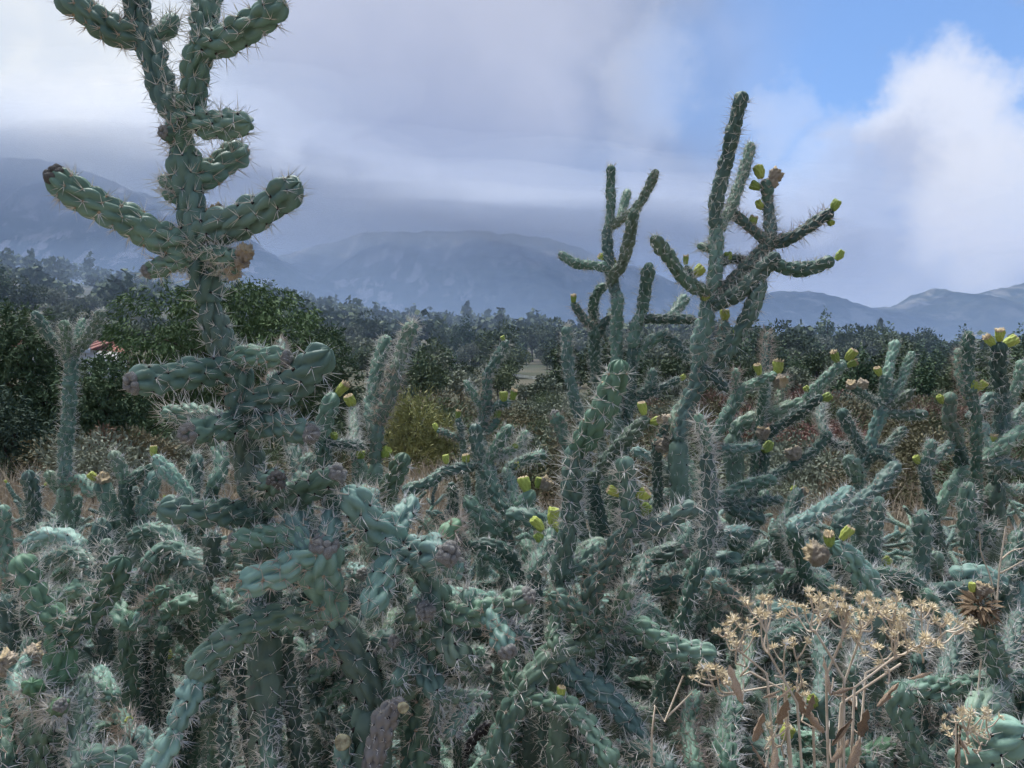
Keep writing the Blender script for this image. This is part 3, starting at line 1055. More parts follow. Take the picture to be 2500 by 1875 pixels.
# right, tall
plant(1.38, 1690, 'slender cholla with a long single upright stem against the blue sky and many yellow fruits', [
    (23, [(1655, 1075), (1679, 990), (1703, 935), (1707, 880)], 'n', 0.0),
    (24, [(1707, 890), (1710, 836), (1721, 790), (1728, 735)], 'n', 0.0),
    (20, [(1730, 745), (1742, 700), (1748, 624), (1749, 550)], 'n', 0.02),
    (20, [(1748, 560), (1746, 520), (1759, 451), (1778, 374), (1798, 285), (1814, 226)], 'D', -0.04),
    (16, [(1760, 570), (1778, 520), (1798, 470), (1817, 416), (1834, 350)], 'n', 0.06),
    (19, [(1732, 735), (1717, 713), (1670, 682), (1636, 632), (1594, 578)], 'D', -0.04),
    (21, [(1738, 738), (1765, 712), (1821, 655), (1890, 582)], 'D', 0.03),
    (22, [(1738, 745), (1765, 735), (1813, 709), (1859, 663), (1900, 622)], 'D', -0.05),
    (18, [(1882, 598), (1910, 588), (1956, 567), (2030, 516)], 'D', 0.0),
    (18, [(1890, 645), (1920, 655), (1975, 655), (2034, 634)], 'D', -0.02),
    (17, [(1882, 598), (1880, 555), (1875, 493)], 'n', 0.03),
    (17, [(1875, 500), (1874, 470), (1868, 440)], 'D', 0.0),
    (15, [(1876, 590), (1859, 578), (1821, 547), (1785, 515)], 'D', 0.03),
    (22, [(1862, 690), (1852, 702), (1836, 752), (1809, 802), (1786, 836), (1748, 896)], 'n', 0.06),
    (16, [(1760, 895), (1763, 840), (1771, 785)], 'b', 0.0),
    (14, [(1748, 605), (1730, 606), (1704, 600)], 'D', 0.02),
    (14, [(1752, 640), (1790, 632), (1832, 642)], 'D', 0.03),
    (13, [(1714, 712), (1690, 690), (1676, 650)], 'D', 0.0),
    (15, [(1700, 890), (1735, 915), (1775, 955)], 'D', -0.02),
    (20, [(1655, 1080), (1650, 1020), (1690, 960)], 'n', 0.05),
], [(2040, 500, 'g', 36), (2028, 547, 'g', 26), (2050, 622, 'g', 34), (1854, 418, 'y', 42), (1842, 455, 'g', 34), (1884, 448, 'd', 30), (1898, 428, 'd', 34),
    (1842, 508, 'y', 34), (1838, 540, 'c', 32), (1708, 662, 'y', 40), (1674, 634, 'c', 28), (1778, 628, 'g', 36), (1770, 768, 'y', 38), (1724, 729, 'c', 32), (1798, 812, 'g', 32)], lod=0)

# the thinner tall one just left of it
plant(1.82, 1490, 'thin cholla with three upright fingers and a drooping side arm beside the slender tall one', [
    (17, [(1508, 1020), (1505, 900), (1506, 800), (1508, 712)], 'w', 0.0),
    (15, [(1506, 730), (1498, 700), (1488, 650), (1481, 555)], 'n', 0.04),
    (13, [(1482, 570), (1489, 535), (1491, 470), (1491, 404)], 'D', 0.0),
    (12, [(1484, 560), (1505, 545), (1516, 528), (1533, 464)], 'n', 0.06),
    (13, [(1485, 560), (1510, 540), (1547, 515), (1575, 475), (1603, 416)], 'D', -0.04),
    (16, [(1474, 702), (1500, 668), (1520, 644), (1535, 586), (1549, 512)], 'D', -0.08),
    (14, [(1452, 815), (1447, 756), (1460, 712), (1480, 695)], 'D', -0.08),
    (16, [(1458, 930), (1453, 880), (1450, 800)], 'n', -0.06),
    (13, [(1492, 660), (1470, 651), (1408, 644), (1366, 619)], 'n', -0.04),
    (17, [(1545, 850), (1552, 802), (1570, 755)], 'n', 0.0),
    (17, [(1570, 760), (1576, 702), (1586, 644)], 'D', -0.03),
    (14, [(1570, 780), (1600, 779), (1647, 779), (1698, 780)], 'D', 0.0),
    (15, [(1640, 780), (1652, 755), (1674, 725)], 'n', 0.05),
    (12, [(1450, 800), (1423, 775), (1398, 738)], 'n', 0.0),
    (13, [(1460, 830), (1475, 790), (1500, 770)], 'D', 0.0),
    (15, [(1420, 1030), (1405, 985), (1390, 915)], 'n', 0.0),
    (15, [(1390, 925), (1384, 853), (1384, 797)], 'w', 0.0),
    (16, [(1540, 890), (1559, 860), (1590, 832), (1626, 815)], 'n', 0.0),
    (16, [(1615, 818), (1645, 840), (1685, 880)], 'n', 0.0),
    (18, [(1390, 1110), (1374, 1059), (1354, 1008)], 'ws', 0.0),
    (13, [(1540, 1000), (1552, 973), (1585, 942), (1595, 900)], 'n', 0.0),
    (11, [(1560, 985), (1600, 955), (1660, 924)], 'n', 0.0),
    (15, [(1500, 1010), (1530, 960), (1525, 900)], 'D', 0.05),
], [(1470, 627, 'y', 28), (1494, 640, 'c', 28), (1400, 730, 'c', 28), (1666, 922, 'y', 26)], lod=1)

# the dark inner mass behind the centre
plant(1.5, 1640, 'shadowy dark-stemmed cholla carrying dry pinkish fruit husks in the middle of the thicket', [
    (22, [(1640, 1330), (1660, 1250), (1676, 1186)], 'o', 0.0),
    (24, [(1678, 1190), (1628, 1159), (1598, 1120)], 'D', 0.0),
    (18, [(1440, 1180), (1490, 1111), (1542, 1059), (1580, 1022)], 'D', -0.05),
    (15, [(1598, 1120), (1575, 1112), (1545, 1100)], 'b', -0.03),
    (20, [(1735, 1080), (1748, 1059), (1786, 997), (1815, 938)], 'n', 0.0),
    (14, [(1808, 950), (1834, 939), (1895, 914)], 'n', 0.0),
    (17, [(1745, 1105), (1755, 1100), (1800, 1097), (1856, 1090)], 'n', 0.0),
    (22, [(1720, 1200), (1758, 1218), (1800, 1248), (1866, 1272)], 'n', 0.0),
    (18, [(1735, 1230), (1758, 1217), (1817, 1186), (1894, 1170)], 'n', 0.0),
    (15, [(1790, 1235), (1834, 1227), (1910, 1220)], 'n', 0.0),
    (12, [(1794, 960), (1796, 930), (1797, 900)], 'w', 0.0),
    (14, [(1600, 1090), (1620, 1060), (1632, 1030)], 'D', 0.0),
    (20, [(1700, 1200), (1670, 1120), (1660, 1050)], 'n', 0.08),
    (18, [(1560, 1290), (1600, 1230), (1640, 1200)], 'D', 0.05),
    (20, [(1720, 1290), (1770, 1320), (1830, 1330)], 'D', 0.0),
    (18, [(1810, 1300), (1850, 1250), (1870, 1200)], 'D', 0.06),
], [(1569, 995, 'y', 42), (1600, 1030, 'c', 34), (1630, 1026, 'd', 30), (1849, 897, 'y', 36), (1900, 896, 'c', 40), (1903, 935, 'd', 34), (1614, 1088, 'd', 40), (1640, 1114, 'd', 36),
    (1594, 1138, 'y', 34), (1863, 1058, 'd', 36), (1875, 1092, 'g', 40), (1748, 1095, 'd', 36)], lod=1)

# right middle group
plant(1.75, 1830, 'leaning cholla with twin yellow-green fruit heads at the end of a long slanting arm', [
    (22, [(1790, 1060), (1817, 1032), (1903, 1004), (1965, 982)], 'n', 0.0),
    (16, [(1960, 985), (1975, 968), (2013, 929), (2062, 884)], 'n', -0.03),
    (14, [(1870, 1065), (1903, 1039), (1955, 1008), (2004, 968)], 'D', -0.08),
    (12, [(1868, 920), (1869, 880), (1873, 813)], 'w', 0.05),
    (14, [(1850, 1030), (1868, 970), (1866, 915)], 'n', 0.05),
    (13, [(1890, 1010), (1905, 960), (1920, 920)], 'D', 0.05),
    (14, [(1880, 1170), (1937, 1135), (1992, 1097), (2026, 1056)], 'D', 0.0),
    (10, [(2015, 1075), (2040, 1086), (2075, 1087)], 'D', 0.0),
    (12, [(2000, 1050), (2003, 1010), (2006, 985)], 'w', 0.1),
], [(2039, 870, 'c', 36), (2078, 865, 'y', 40), (2080, 888, 'c', 30), (2018, 970, 'g', 34), (1970, 950, 'y', 24), (1938, 1108, 'd', 40)], lod=1)

plant(2.05, 2100, 'branched cholla with one small yellow fruit standing alone before the reddish brush', [
    (18, [(2095, 1190), (2102, 1149), (2130, 1070), (2157, 990)], 'b', 0.0),
    (13, [(2157, 1000), (2159, 965), (2161, 915)], 'D', 0.0),
    (14, [(2162, 960), (2168, 908), (2187, 832)], 'n', 0.05),
    (13, [(2165, 990), (2195, 942), (2228, 860)], 'n', 0.05),
    (11, [(2150, 990), (2110, 964), (2078, 944)], 'n', -0.05),
    (12, [(2160, 998), (2190, 985), (2226, 954)], 'D', -0.04),
    (14, [(2155, 1005), (2171, 1008), (2212, 1015), (2264, 1010)], 'n', -0.05),
    (16, [(2108, 1120), (2102, 1094), (2078, 1052), (2053, 1000)], 'w', -0.03),
    (14, [(2140, 1110), (2161, 1094), (2208, 1045)], 'D', 0.05),
    (14, [(2105, 1140), (2144, 1107), (2190, 1136)], 'D', -0.05),
    (22, [(2095, 1170), (2085, 1140), (2068, 1120)], 'b', -0.05),
], [(2144, 906, 'y', 30), (2078, 940, 'd', 24), (2106, 938, 'd', 28)], lod=1)

plant(1.72, 2420, 'dense cholla clump crowned by a ring of yellow-green and tan fruits', [
    (22, [(2430, 1180), (2440, 1110), (2445, 1040), (2450, 950)], 'n', 0.0),
    (20, [(2450, 965), (2438, 905), (2440, 838)], 'D', -0.03),
    (14, [(2385, 1010), (2370, 960), (2364, 870), (2365, 810)], 'D', 0.0),
    (12, [(2362, 980), (2346, 929), (2340, 852)], 'w', 0.03),
    (18, [(2345, 1090), (2333, 1059), (2316, 1018), (2320, 960)], 'n', 0.0),
    (16, [(2445, 1000), (2420, 970), (2401, 991), (2364, 1020)], 'n', -0.03),
    (14, [(2385, 1080), (2381, 1042), (2378, 1010)], 'D', 0.0),
    (16, [(2255, 1160), (2262, 1130), (2276, 1075)], 'w', 0.0),
    (16, [(2270, 1135), (2300, 1105), (2340, 1070)], 'n', 0.05),
    (20, [(2285, 1250), (2322, 1193), (2367, 1145), (2436, 1094), (2520, 1036)], 'n', 0.02),
    (18, [(2405, 1125), (2450, 1135), (2520, 1148)], 'n', 0.0),
    (14, [(2470, 1010), (2480, 950), (2496, 880)], 'n', 0.0),
    (16, [(2460, 1060), (2480, 1020), (2510, 990)], 'D', 0.04),
    (18, [(2440, 1100), (2410, 1075), (2400, 1035)], 'b', 0.04),
    (16, [(2420, 1190), (2470, 1200), (2510, 1190)], 'n', 0.05),
    (20, [(2330, 1240), (2390, 1220), (2450, 1210)], 'D', 0.08),
], [(2417, 832, 'c', 40), (2440, 818, 'c', 36), (2468, 832, 'y', 44), (2400, 940, 'y', 34), (2378, 945, 'y', 44), (2364, 970, 'c', 40), (2432, 985, 'y', 34), (2296, 974, 'y', 32), (2425, 1075, 'c', 34), (2236, 1122, 'y', 28)], lod=1)

plant(1.22, 2160, 'cholla with upright pale young stems and long white spines behind the dry flower heads', [
    (24, [(2225, 1500), (2240, 1430), (2252, 1331), (2253, 1248)], 'w', 0.0),
    (24, [(2390, 1420), (2378, 1370), (2360, 1270), (2364, 1180)], 'w', 0.0),
    (18, [(2145, 1420), (2132, 1331), (2137, 1283), (2148, 1215)], 'w', 0.0),
    (24, [(2040, 1290), (2092, 1231), (2144, 1190), (2192, 1132)], 'n', 0.06),
    (20, [(1930, 1292), (1972, 1265), (2040, 1225), (2080, 1192)], 'b', 0.05),
    (20, [(1890, 1310), (1927, 1255), (1950, 1196)], 'D', 0.05),
    (19, [(2290, 1400), (2282, 1380), (2290, 1350)], 'b', -0.02),
    (16, [(2395, 1340), (2410, 1310), (2420, 1280)], 'w', -0.03),
    (20, [(2170, 1470), (2190, 1420), (2230, 1380)], 'n', 0.1),
    (22, [(2440, 1450), (2460, 1380), (2490, 1300)], 'D', 0.06),
    (20, [(2050, 1420), (2010, 1340), (1980, 1290)], 'D', 0.08),
    (18, [(1960, 1350), (1930, 1320), (1915, 1280)], 'D', 0.06),
], [(1940, 1195, 'y', 26), (1962, 1200, 'd', 24), (2163, 1370, 'y', 34)], lod=1)

plant(1.0, 2140, 'stout green cholla joint topped by a bright yellow fruit and shrivelled brown flowers', [
    (31, [(2130, 1470), (2112, 1412), (2075, 1366), (2035, 1332)], 'b', -0.02),
    (26, [(2135, 1480), (2170, 1500), (2210, 1540)], 'D', 0.02),
], [(2067, 1300, 'y', 50), (2024, 1316, 'c', 48), (1994, 1352, 'd', 60)], lod=0)

plant(1.16, 1700, 'cholla with one scaly horizontal arm and a grey corky bud knot above the dry flowers', [
    (24, [(1700, 1460), (1712, 1430), (1740, 1412)], 'n', 0.0),
    (25, [(1720, 1412), (1804, 1409), (1850, 1402), (1902, 1386)], 'nk', -0.05),
    (20, [(1700, 1430), (1695, 1385), (1715, 1355), (1745, 1325)], 'n', 0.0),
    (20, [(1742, 1330), (1777, 1301), (1832, 1300)], 'b', 0.02),
    (20, [(1745, 1340), (1745, 1310), (1752, 1282)], 'wk', -0.02),
    (24, [(1690, 1560), (1680, 1500), (1668, 1440)], 'n', 0.05),
    (26, [(1750, 1560), (1735, 1500), (1745, 1450)], 'w', 0.03),
    (22, [(1640, 1480), (1620, 1420), (1650, 1370)], 'D', 0.08),
    (18, [(1940, 1480), (1950, 1440), (1962, 1405)], 'w', 0.0),
    (22, [(1840, 1500), (1860, 1450), (1880, 1420)], 'D', 0.06),
    (24, [(1800, 1560), (1850, 1530), (1920, 1520)], 'D', 0.08),
], lod=1)

plant(0.82, 2330, 'stout dark green cholla with a withered brown flower mop on one stem, behind dry flowers', [
    (33, [(2440, 1650), (2425, 1590), (2400, 1530), (2390, 1480)], 'D', -0.02),
    (33, [(2520, 1655), (2460, 1663), (2383, 1671), (2300, 1680), (2205, 1690)], 'n', -0.02),
    (33, [(2260, 1880), (2221, 1794), (2196, 1740), (2200, 1672)], 'n', -0.02),
    (52, [(2350, 1900), (2383, 1852), (2422, 1814), (2500, 1784)], 'b', -0.05),
    (34, [(2330, 1790), (2383, 1736), (2450, 1692)], 'b', 0.04),
    (26, [(2000, 1730), (2010, 1650), (1998, 1555)], 'n', 0.08),
    (26, [(2070, 1850), (2130, 1832), (2180, 1815)], 'y', 0.03),
    (28, [(2040, 1890), (2030, 1800), (2050, 1720)], 'D', 0.1),
    (28, [(2280, 1880), (2300, 1810), (2350, 1760)], 'n', 0.04),
    (24, [(2440, 1640), (2470, 1560), (2490, 1500)], 'n', 0.06),
    (26, [(2130, 1880), (2110, 1790), (2140, 1720)], 'D', 0.09),
    (30, [(1780, 1880), (1770, 1800), (1790, 1730), (1780, 1680)], 'D', 0.12),
    (26, [(1700, 1880), (1680, 1780), (1700, 1690)], 'w', 0.12),
    (26, [(1640, 1880), (1600, 1840), (1560, 1830), (1500, 1840)], 'n', 0.1),
    (24, [(1900, 1880), (1880, 1780), (1900, 1700), (1880, 1640)], 'D', 0.15),
    (30, [(1860, 1850), (1780, 1810), (1700, 1800), (1640, 1812)], 'n', 0.1),
    (24, [(1830, 1700), (1820, 1620), (1840, 1560)], 'n', 0.12),
    (22, [(2080, 1640), (2100, 1580), (2090, 1520)], 'w', 0.12),
    (24, [(2300, 1640), (2330, 1570), (2320, 1500)], 'n', 0.12),
    (22, [(2240, 1620), (2250, 1560), (2230, 1500)], 'D', 0.14),
], [(2394, 1470, 'm', 110), (2408, 1486, 'm', 100), (2382, 1494, 'm', 100), (2398, 1440, 'd', 40), (2370, 1424, 'y', 30), (1930, 1788, 'y', 50), (1920, 1690, 'c', 46), (1985, 1712, 'g', 44)], lod=0)

# left side
plant(1.85, 165, 'whitish densely spined cholla, one tall stem forking into four arms before dark trees', [
    (18, [(158, 1190), (160, 1100), (167, 1010), (172, 930), (175, 862)], 'w', 0.0),
    (15, [(173, 875), (154, 852), (116, 816), (82, 762)], 'w', -0.04),
    (14, [(174, 870), (164, 840), (158, 785)], 'w', -0.05),
    (14, [(178, 870), (190, 835), (202, 780)], 'w', 0.05),
    (15, [(178, 872), (195, 850), (222, 814), (248, 758)], 'w', -0.02),
    (17, [(165, 1240), (147, 1198), (116, 1152)], 'w', -0.03),
    (18, [(85, 1300), (80, 1210), (68, 1152)], 'w', -0.05),
    (17, [(170, 1180), (200, 1170), (225, 1210)], 'w', -0.05),
    (15, [(150, 1330), (180, 1260), (190, 1210)], 'w', 0.0),
], lod=1)

plant(1.55, 330, 'bluish grey low cholla with a yellow fruit bud at the tip of one bent stem', [
    (24, [(342, 1260), (367, 1198), (376, 1150)], 'b', 0.0),
    (18, [(470, 1215), (417, 1159), (378, 1114)], 'b', 0.0),
    (26, [(275, 1260), (262, 1217), (245, 1172)], 'w', 0.0),
    (18, [(305, 1180), (297, 1152), (274, 1102)], 'w', 0.0),
    (20, [(500, 1430), (498, 1360), (490, 1285)], 'D', 0.0),
    (14, [(495, 1495), (455, 1440), (415, 1396)], 'D', -0.03),
    (14, [(415, 1400), (405, 1424), (332, 1405)], 'n', -0.03),
    (13, [(415, 1390), (418, 1340), (412, 1322)], 'n', 0.0),
    (12, [(420, 1362), (450, 1362), (482, 1368)], 'n', 0.0),
    (14, [(343, 1382), (360, 1345), (372, 1306)], 'n', 0.0),
    (16, [(105, 1390), (140, 1362), (180, 1325)], 'n', -0.05),
    (20, [(460, 1290), (470, 1210), (480, 1110)], 'w', 0.05),
    (20, [(520, 1190), (540, 1140), (530, 1080)], 'w', 0.05),
    (18, [(290, 1290), (310, 1230), (330, 1190)], 'D', 0.05),
    (18, [(310, 1180), (360, 1150), (420, 1135)], 'D', 0.05),
], [(374, 1100, 'y', 34), (226, 1163, 'y', 32), (252, 1170, 'd', 36)], lod=1)

plant(0.78, 95, 'young bright green cholla forking into two thick arms, a budding knot on its stem', [
    (38, [(90, 1890), (93, 1800), (105, 1740), (127, 1690)], 'o', 0.0),
    (38, [(127, 1705), (140, 1660), (147, 1621), (144, 1550)], 'y', 0.0),
    (35, [(145, 1562), (140, 1520), (108, 1486), (77, 1428), (48, 1360)], 'y', 0.0),
    (35, [(150, 1560), (181, 1540), (231, 1486), (270, 1428), (297, 1366)], 'y', -0.03),
    (28, [(110, 1720), (92, 1705), (78, 1670)], 'y', -0.05),
    (24, [(115, 1735), (128, 1738), (148, 1722)], 'yk', -0.06),
    (27, [(200, 1880), (193, 1775), (208, 1650)], 'o', 0.08),
    (28, [(390, 1860), (367, 1829), (334, 1784)], 'b', 0.02),
    (26, [(110, 1800), (160, 1800), (215, 1790), (275, 1780)], 'D', 0.04),
    (30, [(180, 1860), (240, 1850), (330, 1858)], 'n', 0.02),
    (24, [(60, 1750), (40, 1660), (70, 1600)], 'b', 0.06),
    (26, [(20, 1860), (10, 1780), (30, 1700)], 'D', 0.05),
    (22, [(300, 1880), (320, 1800), (290, 1740)], 'D', 0.1),
], [(10, 1620, 'd', 60), (82, 1600, 'd', 56), (312, 1764, 'g', 40)], lod=0)

plant(1.25, 260, 'crowded dark upright cholla stems with short pale spines behind the young forked one', [
    (24, [(270, 1620), (320, 1544), (345, 1500), (362, 1452)], 'n', 0.0),
    (20, [(359, 1760), (351, 1621), (356, 1530)], 'D', 0.0),
    (25, [(235, 1420), (239, 1343), (249, 1268)], 'w', 0.0),
    (20, [(20, 1420), (12, 1330), (6, 1235)], 'w', 0.0),
    (24, [(40, 1600), (25, 1530), (12, 1455)], 'w', 0.0),
    (16, [(500, 1616), (460, 1610), (420, 1604)], 'n', 0.0),
    (20, [(300, 1760), (290, 1680), (300, 1610)], 'D', 0.0),
    (20, [(420, 1800), (410, 1710), (402, 1640)], 'D', 0.03),
    (20, [(450, 1600), (440, 1530), (452, 1470)], 'D', 0.05),
    (18, [(400, 1560), (392, 1500), (400, 1440)], 'n', 0.05),
    (18, [(130, 1400), (120, 1340), (132, 1270)], 'D', 0.08),
    (18, [(100, 1390), (108, 1330), (100, 1280)], 'w', 0.08),
    (22, [(520, 1560), (545, 1500), (560, 1440)], 'D', 0.06),
    (20, [(560, 1600), (540, 1540), (520, 1500)], 'nk', 0.0),
    (20, [(480, 1760), (500, 1690), (520, 1640)], 'n', 0.05),
], [(409, 1593, 'y', 36), (444, 1590, 'd', 28)], lod=1)

# middle back
plant(1.25, 905, 'pair of long pale spiny cholla stems leaning together beside the yellow-green shrub', [
    (20, [(917, 1130), (917, 1085), (920, 1030)], 'n', 0.0),
    (20, [(925, 1035), (947, 977), (970, 905)], 'w', 0.0),
    (19, [(966, 920), (971, 889), (989, 835), (1009, 786)], 'w', 0.02),
    (20, [(903, 1060), (905, 992), (911, 947), (923, 886), (945, 822)], 'w', 0.08),
    (24, [(783, 1075), (787, 1046), (796, 1013), (815, 962)], 'n', 0.0),
    (15, [(866, 1090), (864, 1052), (863, 995)], 'w', 0.1),
    (14, [(810, 1092), (850, 1085), (890, 1090)], 'D', 0.05),
    (22, [(730, 1200), (740, 1150), (760, 1110)], 'n', 0.05),
    (20, [(700, 1150), (720, 1100), (740, 1070)], 'w', 0.05),
    (14, [(660, 930), (690, 880), (686, 832)], 'w', 0.12),
    (18, [(880, 1180), (885, 1150), (872, 1120)], 'os', 0.0),
], [(834, 950, 'c', 44), (856, 978, 'y', 44), (880, 1107, 'g', 46), (943, 1104, 'g', 40), (816, 1066, 'g', 28)], lod=0)

plant(1.95, 1185, 'small slender cholla with paired orange-tipped yellow fruits against the distant wooded slope', [
    (14, [(1175, 1070), (1180, 1020), (1188, 975), (1189, 918)], 'w', 0.0),
    (13, [(1189, 925), (1191, 910), (1212, 877), (1238, 832)], 'w', 0.0),
    (11, [(1182, 1000), (1161, 971), (1135, 930)], 'w', 0.0),
    (11, [(1172, 1025), (1206, 992), (1246, 982)], 'n', 0.0),
    (10, [(1130, 1075), (1125, 1050), (1119, 1022)], 'n', 0.0),
    (11, [(1130, 1080), (1100, 1062), (1068, 1050)], 'n', 0.0),
    (11, [(1195, 1060), (1205, 1040), (1214, 1020)], 'n', 0.0),
], [(1229, 967, 'y', 32), (1254, 963, 'c', 32), (1119, 1012, 'c', 26), (1215, 1011, 'c', 28), (1063, 1042, 'y', 26), (1228, 826, 'g', 18)], lod=1)

plant(1.32, 1190, 'many-armed deep green cholla with crossing stems and yellow fruits at its shoulders', [
    (22, [(1235, 1460), (1238, 1382), (1235, 1300)], 'w', 0.0),
    (24, [(1215, 1302), (1208, 1297), (1174, 1261), (1136, 1214)], 'n', 0.0),
    (22, [(1240, 1300), (1247, 1276), (1275, 1240), (1298, 1200)], 'n', -0.03),
    (22, [(1240, 1252), (1217, 1216), (1186, 1140), (1165, 1105)], 'n', 0.05),
    (20, [(1168, 1130), (1162, 1080), (1161, 1036)], 'w', 0.0),
    (17, [(1185, 1135), (1218, 1082), (1248, 1040)], 'w', 0.0),
    (12, [(1215, 1120), (1258, 1094), (1286, 1052)], 'w', 0.03),
    (15, [(1165, 1130), (1147, 1140), (1110, 1146), (1068, 1154)], 'n', -0.02),
    (17, [(1075, 1152), (1060, 1168), (1030, 1185), (985, 1200)], 'n', -0.02),
    (17, [(1255, 1225), (1253, 1216), (1235, 1145)], 'n', 0.06),
    (14, [(1100, 1180), (1110, 1220), (1090, 1260)], 'D', 0.0),
    (14, [(1125, 1440), (1170, 1430), (1222, 1424)], 'D', 0.05),
    (16, [(1250, 1130), (1290, 1120), (1330, 1110)], 'D', 0.05),
    (18, [(1130, 1420), (1110, 1360), (1090, 1330)], 'D', 0.06),
    (20, [(1290, 1440), (1300, 1380), (1280, 1320)], 'n', 0.05),
    (16, [(1300, 1360), (1330, 1300), (1340, 1250)], 'D', 0.08),
], [(1088, 1113, 'y', 30), (1137, 1121, 'y', 36), (1259, 1137, 'y', 32), (1281, 1180, 'y', 48), (1315, 1177, 'g', 34), (1342, 1178, 'd', 36), (1258, 1092, 'g', 24)], lod=1)

plant(0.98, 930, 'soft green young cholla joint with pale dotted areoles curving up behind the pale clump', [
    (28, [(922, 1260), (942, 1210), (963, 1165), (988, 1110)], 'y', 0.0),
    (22, [(925, 1260), (900, 1220), (880, 1190)], 'n', 0.03),
], lod=0)

plant(1.02, 1417, 'spiny rounded cholla head seen end-on low between the drooping stems', [
    (30, [(1417, 1900), (1416, 1860), (1418, 1822)], 'w', -0.08)], lod=0)

plant(1.25, 1130, 'blackened dead cholla twig lying at a slant over the bare ground', [
    (14, [(1122, 1860), (1159, 1802), (1200, 1764)], 'x', 0.0),
    (13, [(1110, 1690), (1150, 1655), (1200, 1630)], 'd', 0.02)], trunk_style='x', lod=1)

# low chollas whose long arms arch and droop across each other in the foreground
ag = random.Random(21)
for i, rx in enumerate((60, 300, 520, 760, 1010, 1300, 1480, 1640, 1850, 2060, 2290, 2460)):
    D = ag.uniform(1.02, 1.32)
    js = [(24, [(rx, 1700), (rx + ag.uniform(-20, 20), 1640), (rx + ag.uniform(-40, 40), 1560)], 'o', 0.0)]
    for k in range(9):
        sx = ag.choice((-1, 1))
        x0, y0 = rx + sx * ag.uniform(5, 60), ag.uniform(1400, 1800)
        run = ag.uniform(110, 230)
        rise = ag.uniform(-40, 130)
        arch = ag.uniform(10, 60)
        R_ = ag.uniform(19, 27)
        pl = [(x0, y0), (x0 + sx * run * .35, y0 - rise * .5 - arch), (x0 + sx * run * .7, y0 - rise * .85 - arch * .8), (x0 + sx * run, y0 - rise + ag.uniform(-20, 50))]
        st = ag.choice(['n', 'n', 'D', 'D', 'o', 'n', 'bs', 'ns', 'nk'])
        js.append((R_, pl, st, ag.uniform(-.1, .06)))
        if ag.random() < 0.6:
            x1, y1 = pl[-1]
            a = ag.uniform(-.9, .9)
            L_ = ag.uniform(60, 120)
            js.append((R_ * .9, [(x1, y1), (x1 + math.sin(a + sx * .4) * L_ * .5, y1 - math.cos(a) * L_ * .5), (x1 + math.sin(a + sx * .4) * L_, y1 - math.cos(a) * L_)], ag.choice(['n', 'b', 'w', 'D']), ag.uniform(-.06, .04)))
    plant(D, rx, 'low cholla with long arching and drooping arms tangled in the foreground thicket', js, lod=1, group='arching low chollas of the foreground thicket')
print('traced triangles', NTRI[0])

# ------------------------------------------------------------------ filler plants of the thicket: copies of ready-made joints
PROTO = []
for st, asp, cur in (('n', 8, .12), ('n', 10, -.1), ('D', 9, .08), ('D', 11, .15), ('b', 8, -.1), ('n', 9, .05), ('n', 7, .1), ('n', 6, .0), ('o', 9, .05), ('D', 7, -.1)):
    R0 = 0.015
    L0 = R0 * asp * 1.25
    pts = [Vector((0, 0, 0)), Vector((cur * L0 * 0.5, 0, L0 * 0.5)), Vector((0, 0, L0))]
    sk, sp = joint_meshes(pts, R0, st, 900 + len(PROTO), 1, spk=0.48)
    PROTO.append((sk, sp, L0))
FILL_LABELS = {
    'back': 'grey-green cholla deep in the crowded thicket behind the larger ones',
    'low': 'low tangled cholla filling the ground between the bigger stems',
}


def filler(x, y, H, R, seed, key):
    g = random.Random(seed)
    root = Vector((x, y, 0))
    e = empty('cholla_cactus', root, FILL_LABELS[key], 'cactus', 'cholla cacti filling the thicket, ' + ('behind' if key == 'back' else 'low between'))

    def put(p, d, scale, first=False):
        sk, sp, L0 = PROTO[8] if first else g.choice(PROTO)
        o = link('stem_joint', sk, e)
        s = link('spines', sp, o)
        s['kind'] = 'stuff'
        k = R / 0.015
        o.location = p
        o.rotation_euler = (d.to_track_quat('Z', 'Y') @ Quaternion((0, 0, 1), g.uniform(0, 6.28))).to_euler()
        o.scale = (k, k, k * scale)
        return p + d * L0 * k * scale

    left = [34 if key == 'back' else 18]

    def grow(p, d, depth):
        if p.z > H - 0.05 or depth > 6 or left[0] <= 0:
            return
        left[0] -= 1
        q = put(p - d * R * 0.4, d, g.uniform(0.85, 1.25), depth == 0)
        if q.z > H:
            if g.random() < 0.45:
                f = link('fruit', g.choice(FRUIT[g.choice('yygdc')]), e)
                f.location = q - d * R * 0.2
                f.rotation_euler = d.to_track_quat('Z', 'Y').to_euler()
                f.scale = (0.019, 0.019, 0.024)
            return
        kids = g.choice([1, 2, 2, 3] if depth else [2, 3, 3])
        a0 = g.uniform(0, 6.28)
        for i in range(kids):
            a = a0 + i * 6.28 / kids + g.uniform(-.5, .5)
            tilt = math.radians(g.uniform(25, 85)) if kids > 1 else math.radians(g.uniform(8, 40))
            side = Vector((math.cos(a), math.sin(a), 0))
            nd = (d * math.cos(tilt) + side * math.sin(tilt) + Vector((0, 0, 0.07))).normalized()
            todo.append((q, nd, depth + 1))
    todo = [(Vector((0, 0, -0.02)), Vector((g.uniform(-.15, .15), g.uniform(-.15, .15), 1)).normalized(), 0)]
    while todo:
        grow(*todo.pop(0))
    nf = sum(c.name.startswith('fruit') for c in e.children)
    what = ('fruitless', 'single-fruited')[nf] if nf < 2 else 'several-fruited'
    e['label'] = what + ' ' + FILL_LABELS[key]
    e['group'] = what + ' cholla cacti filling the thicket, ' + ('behind' if key == 'back' else 'low between')


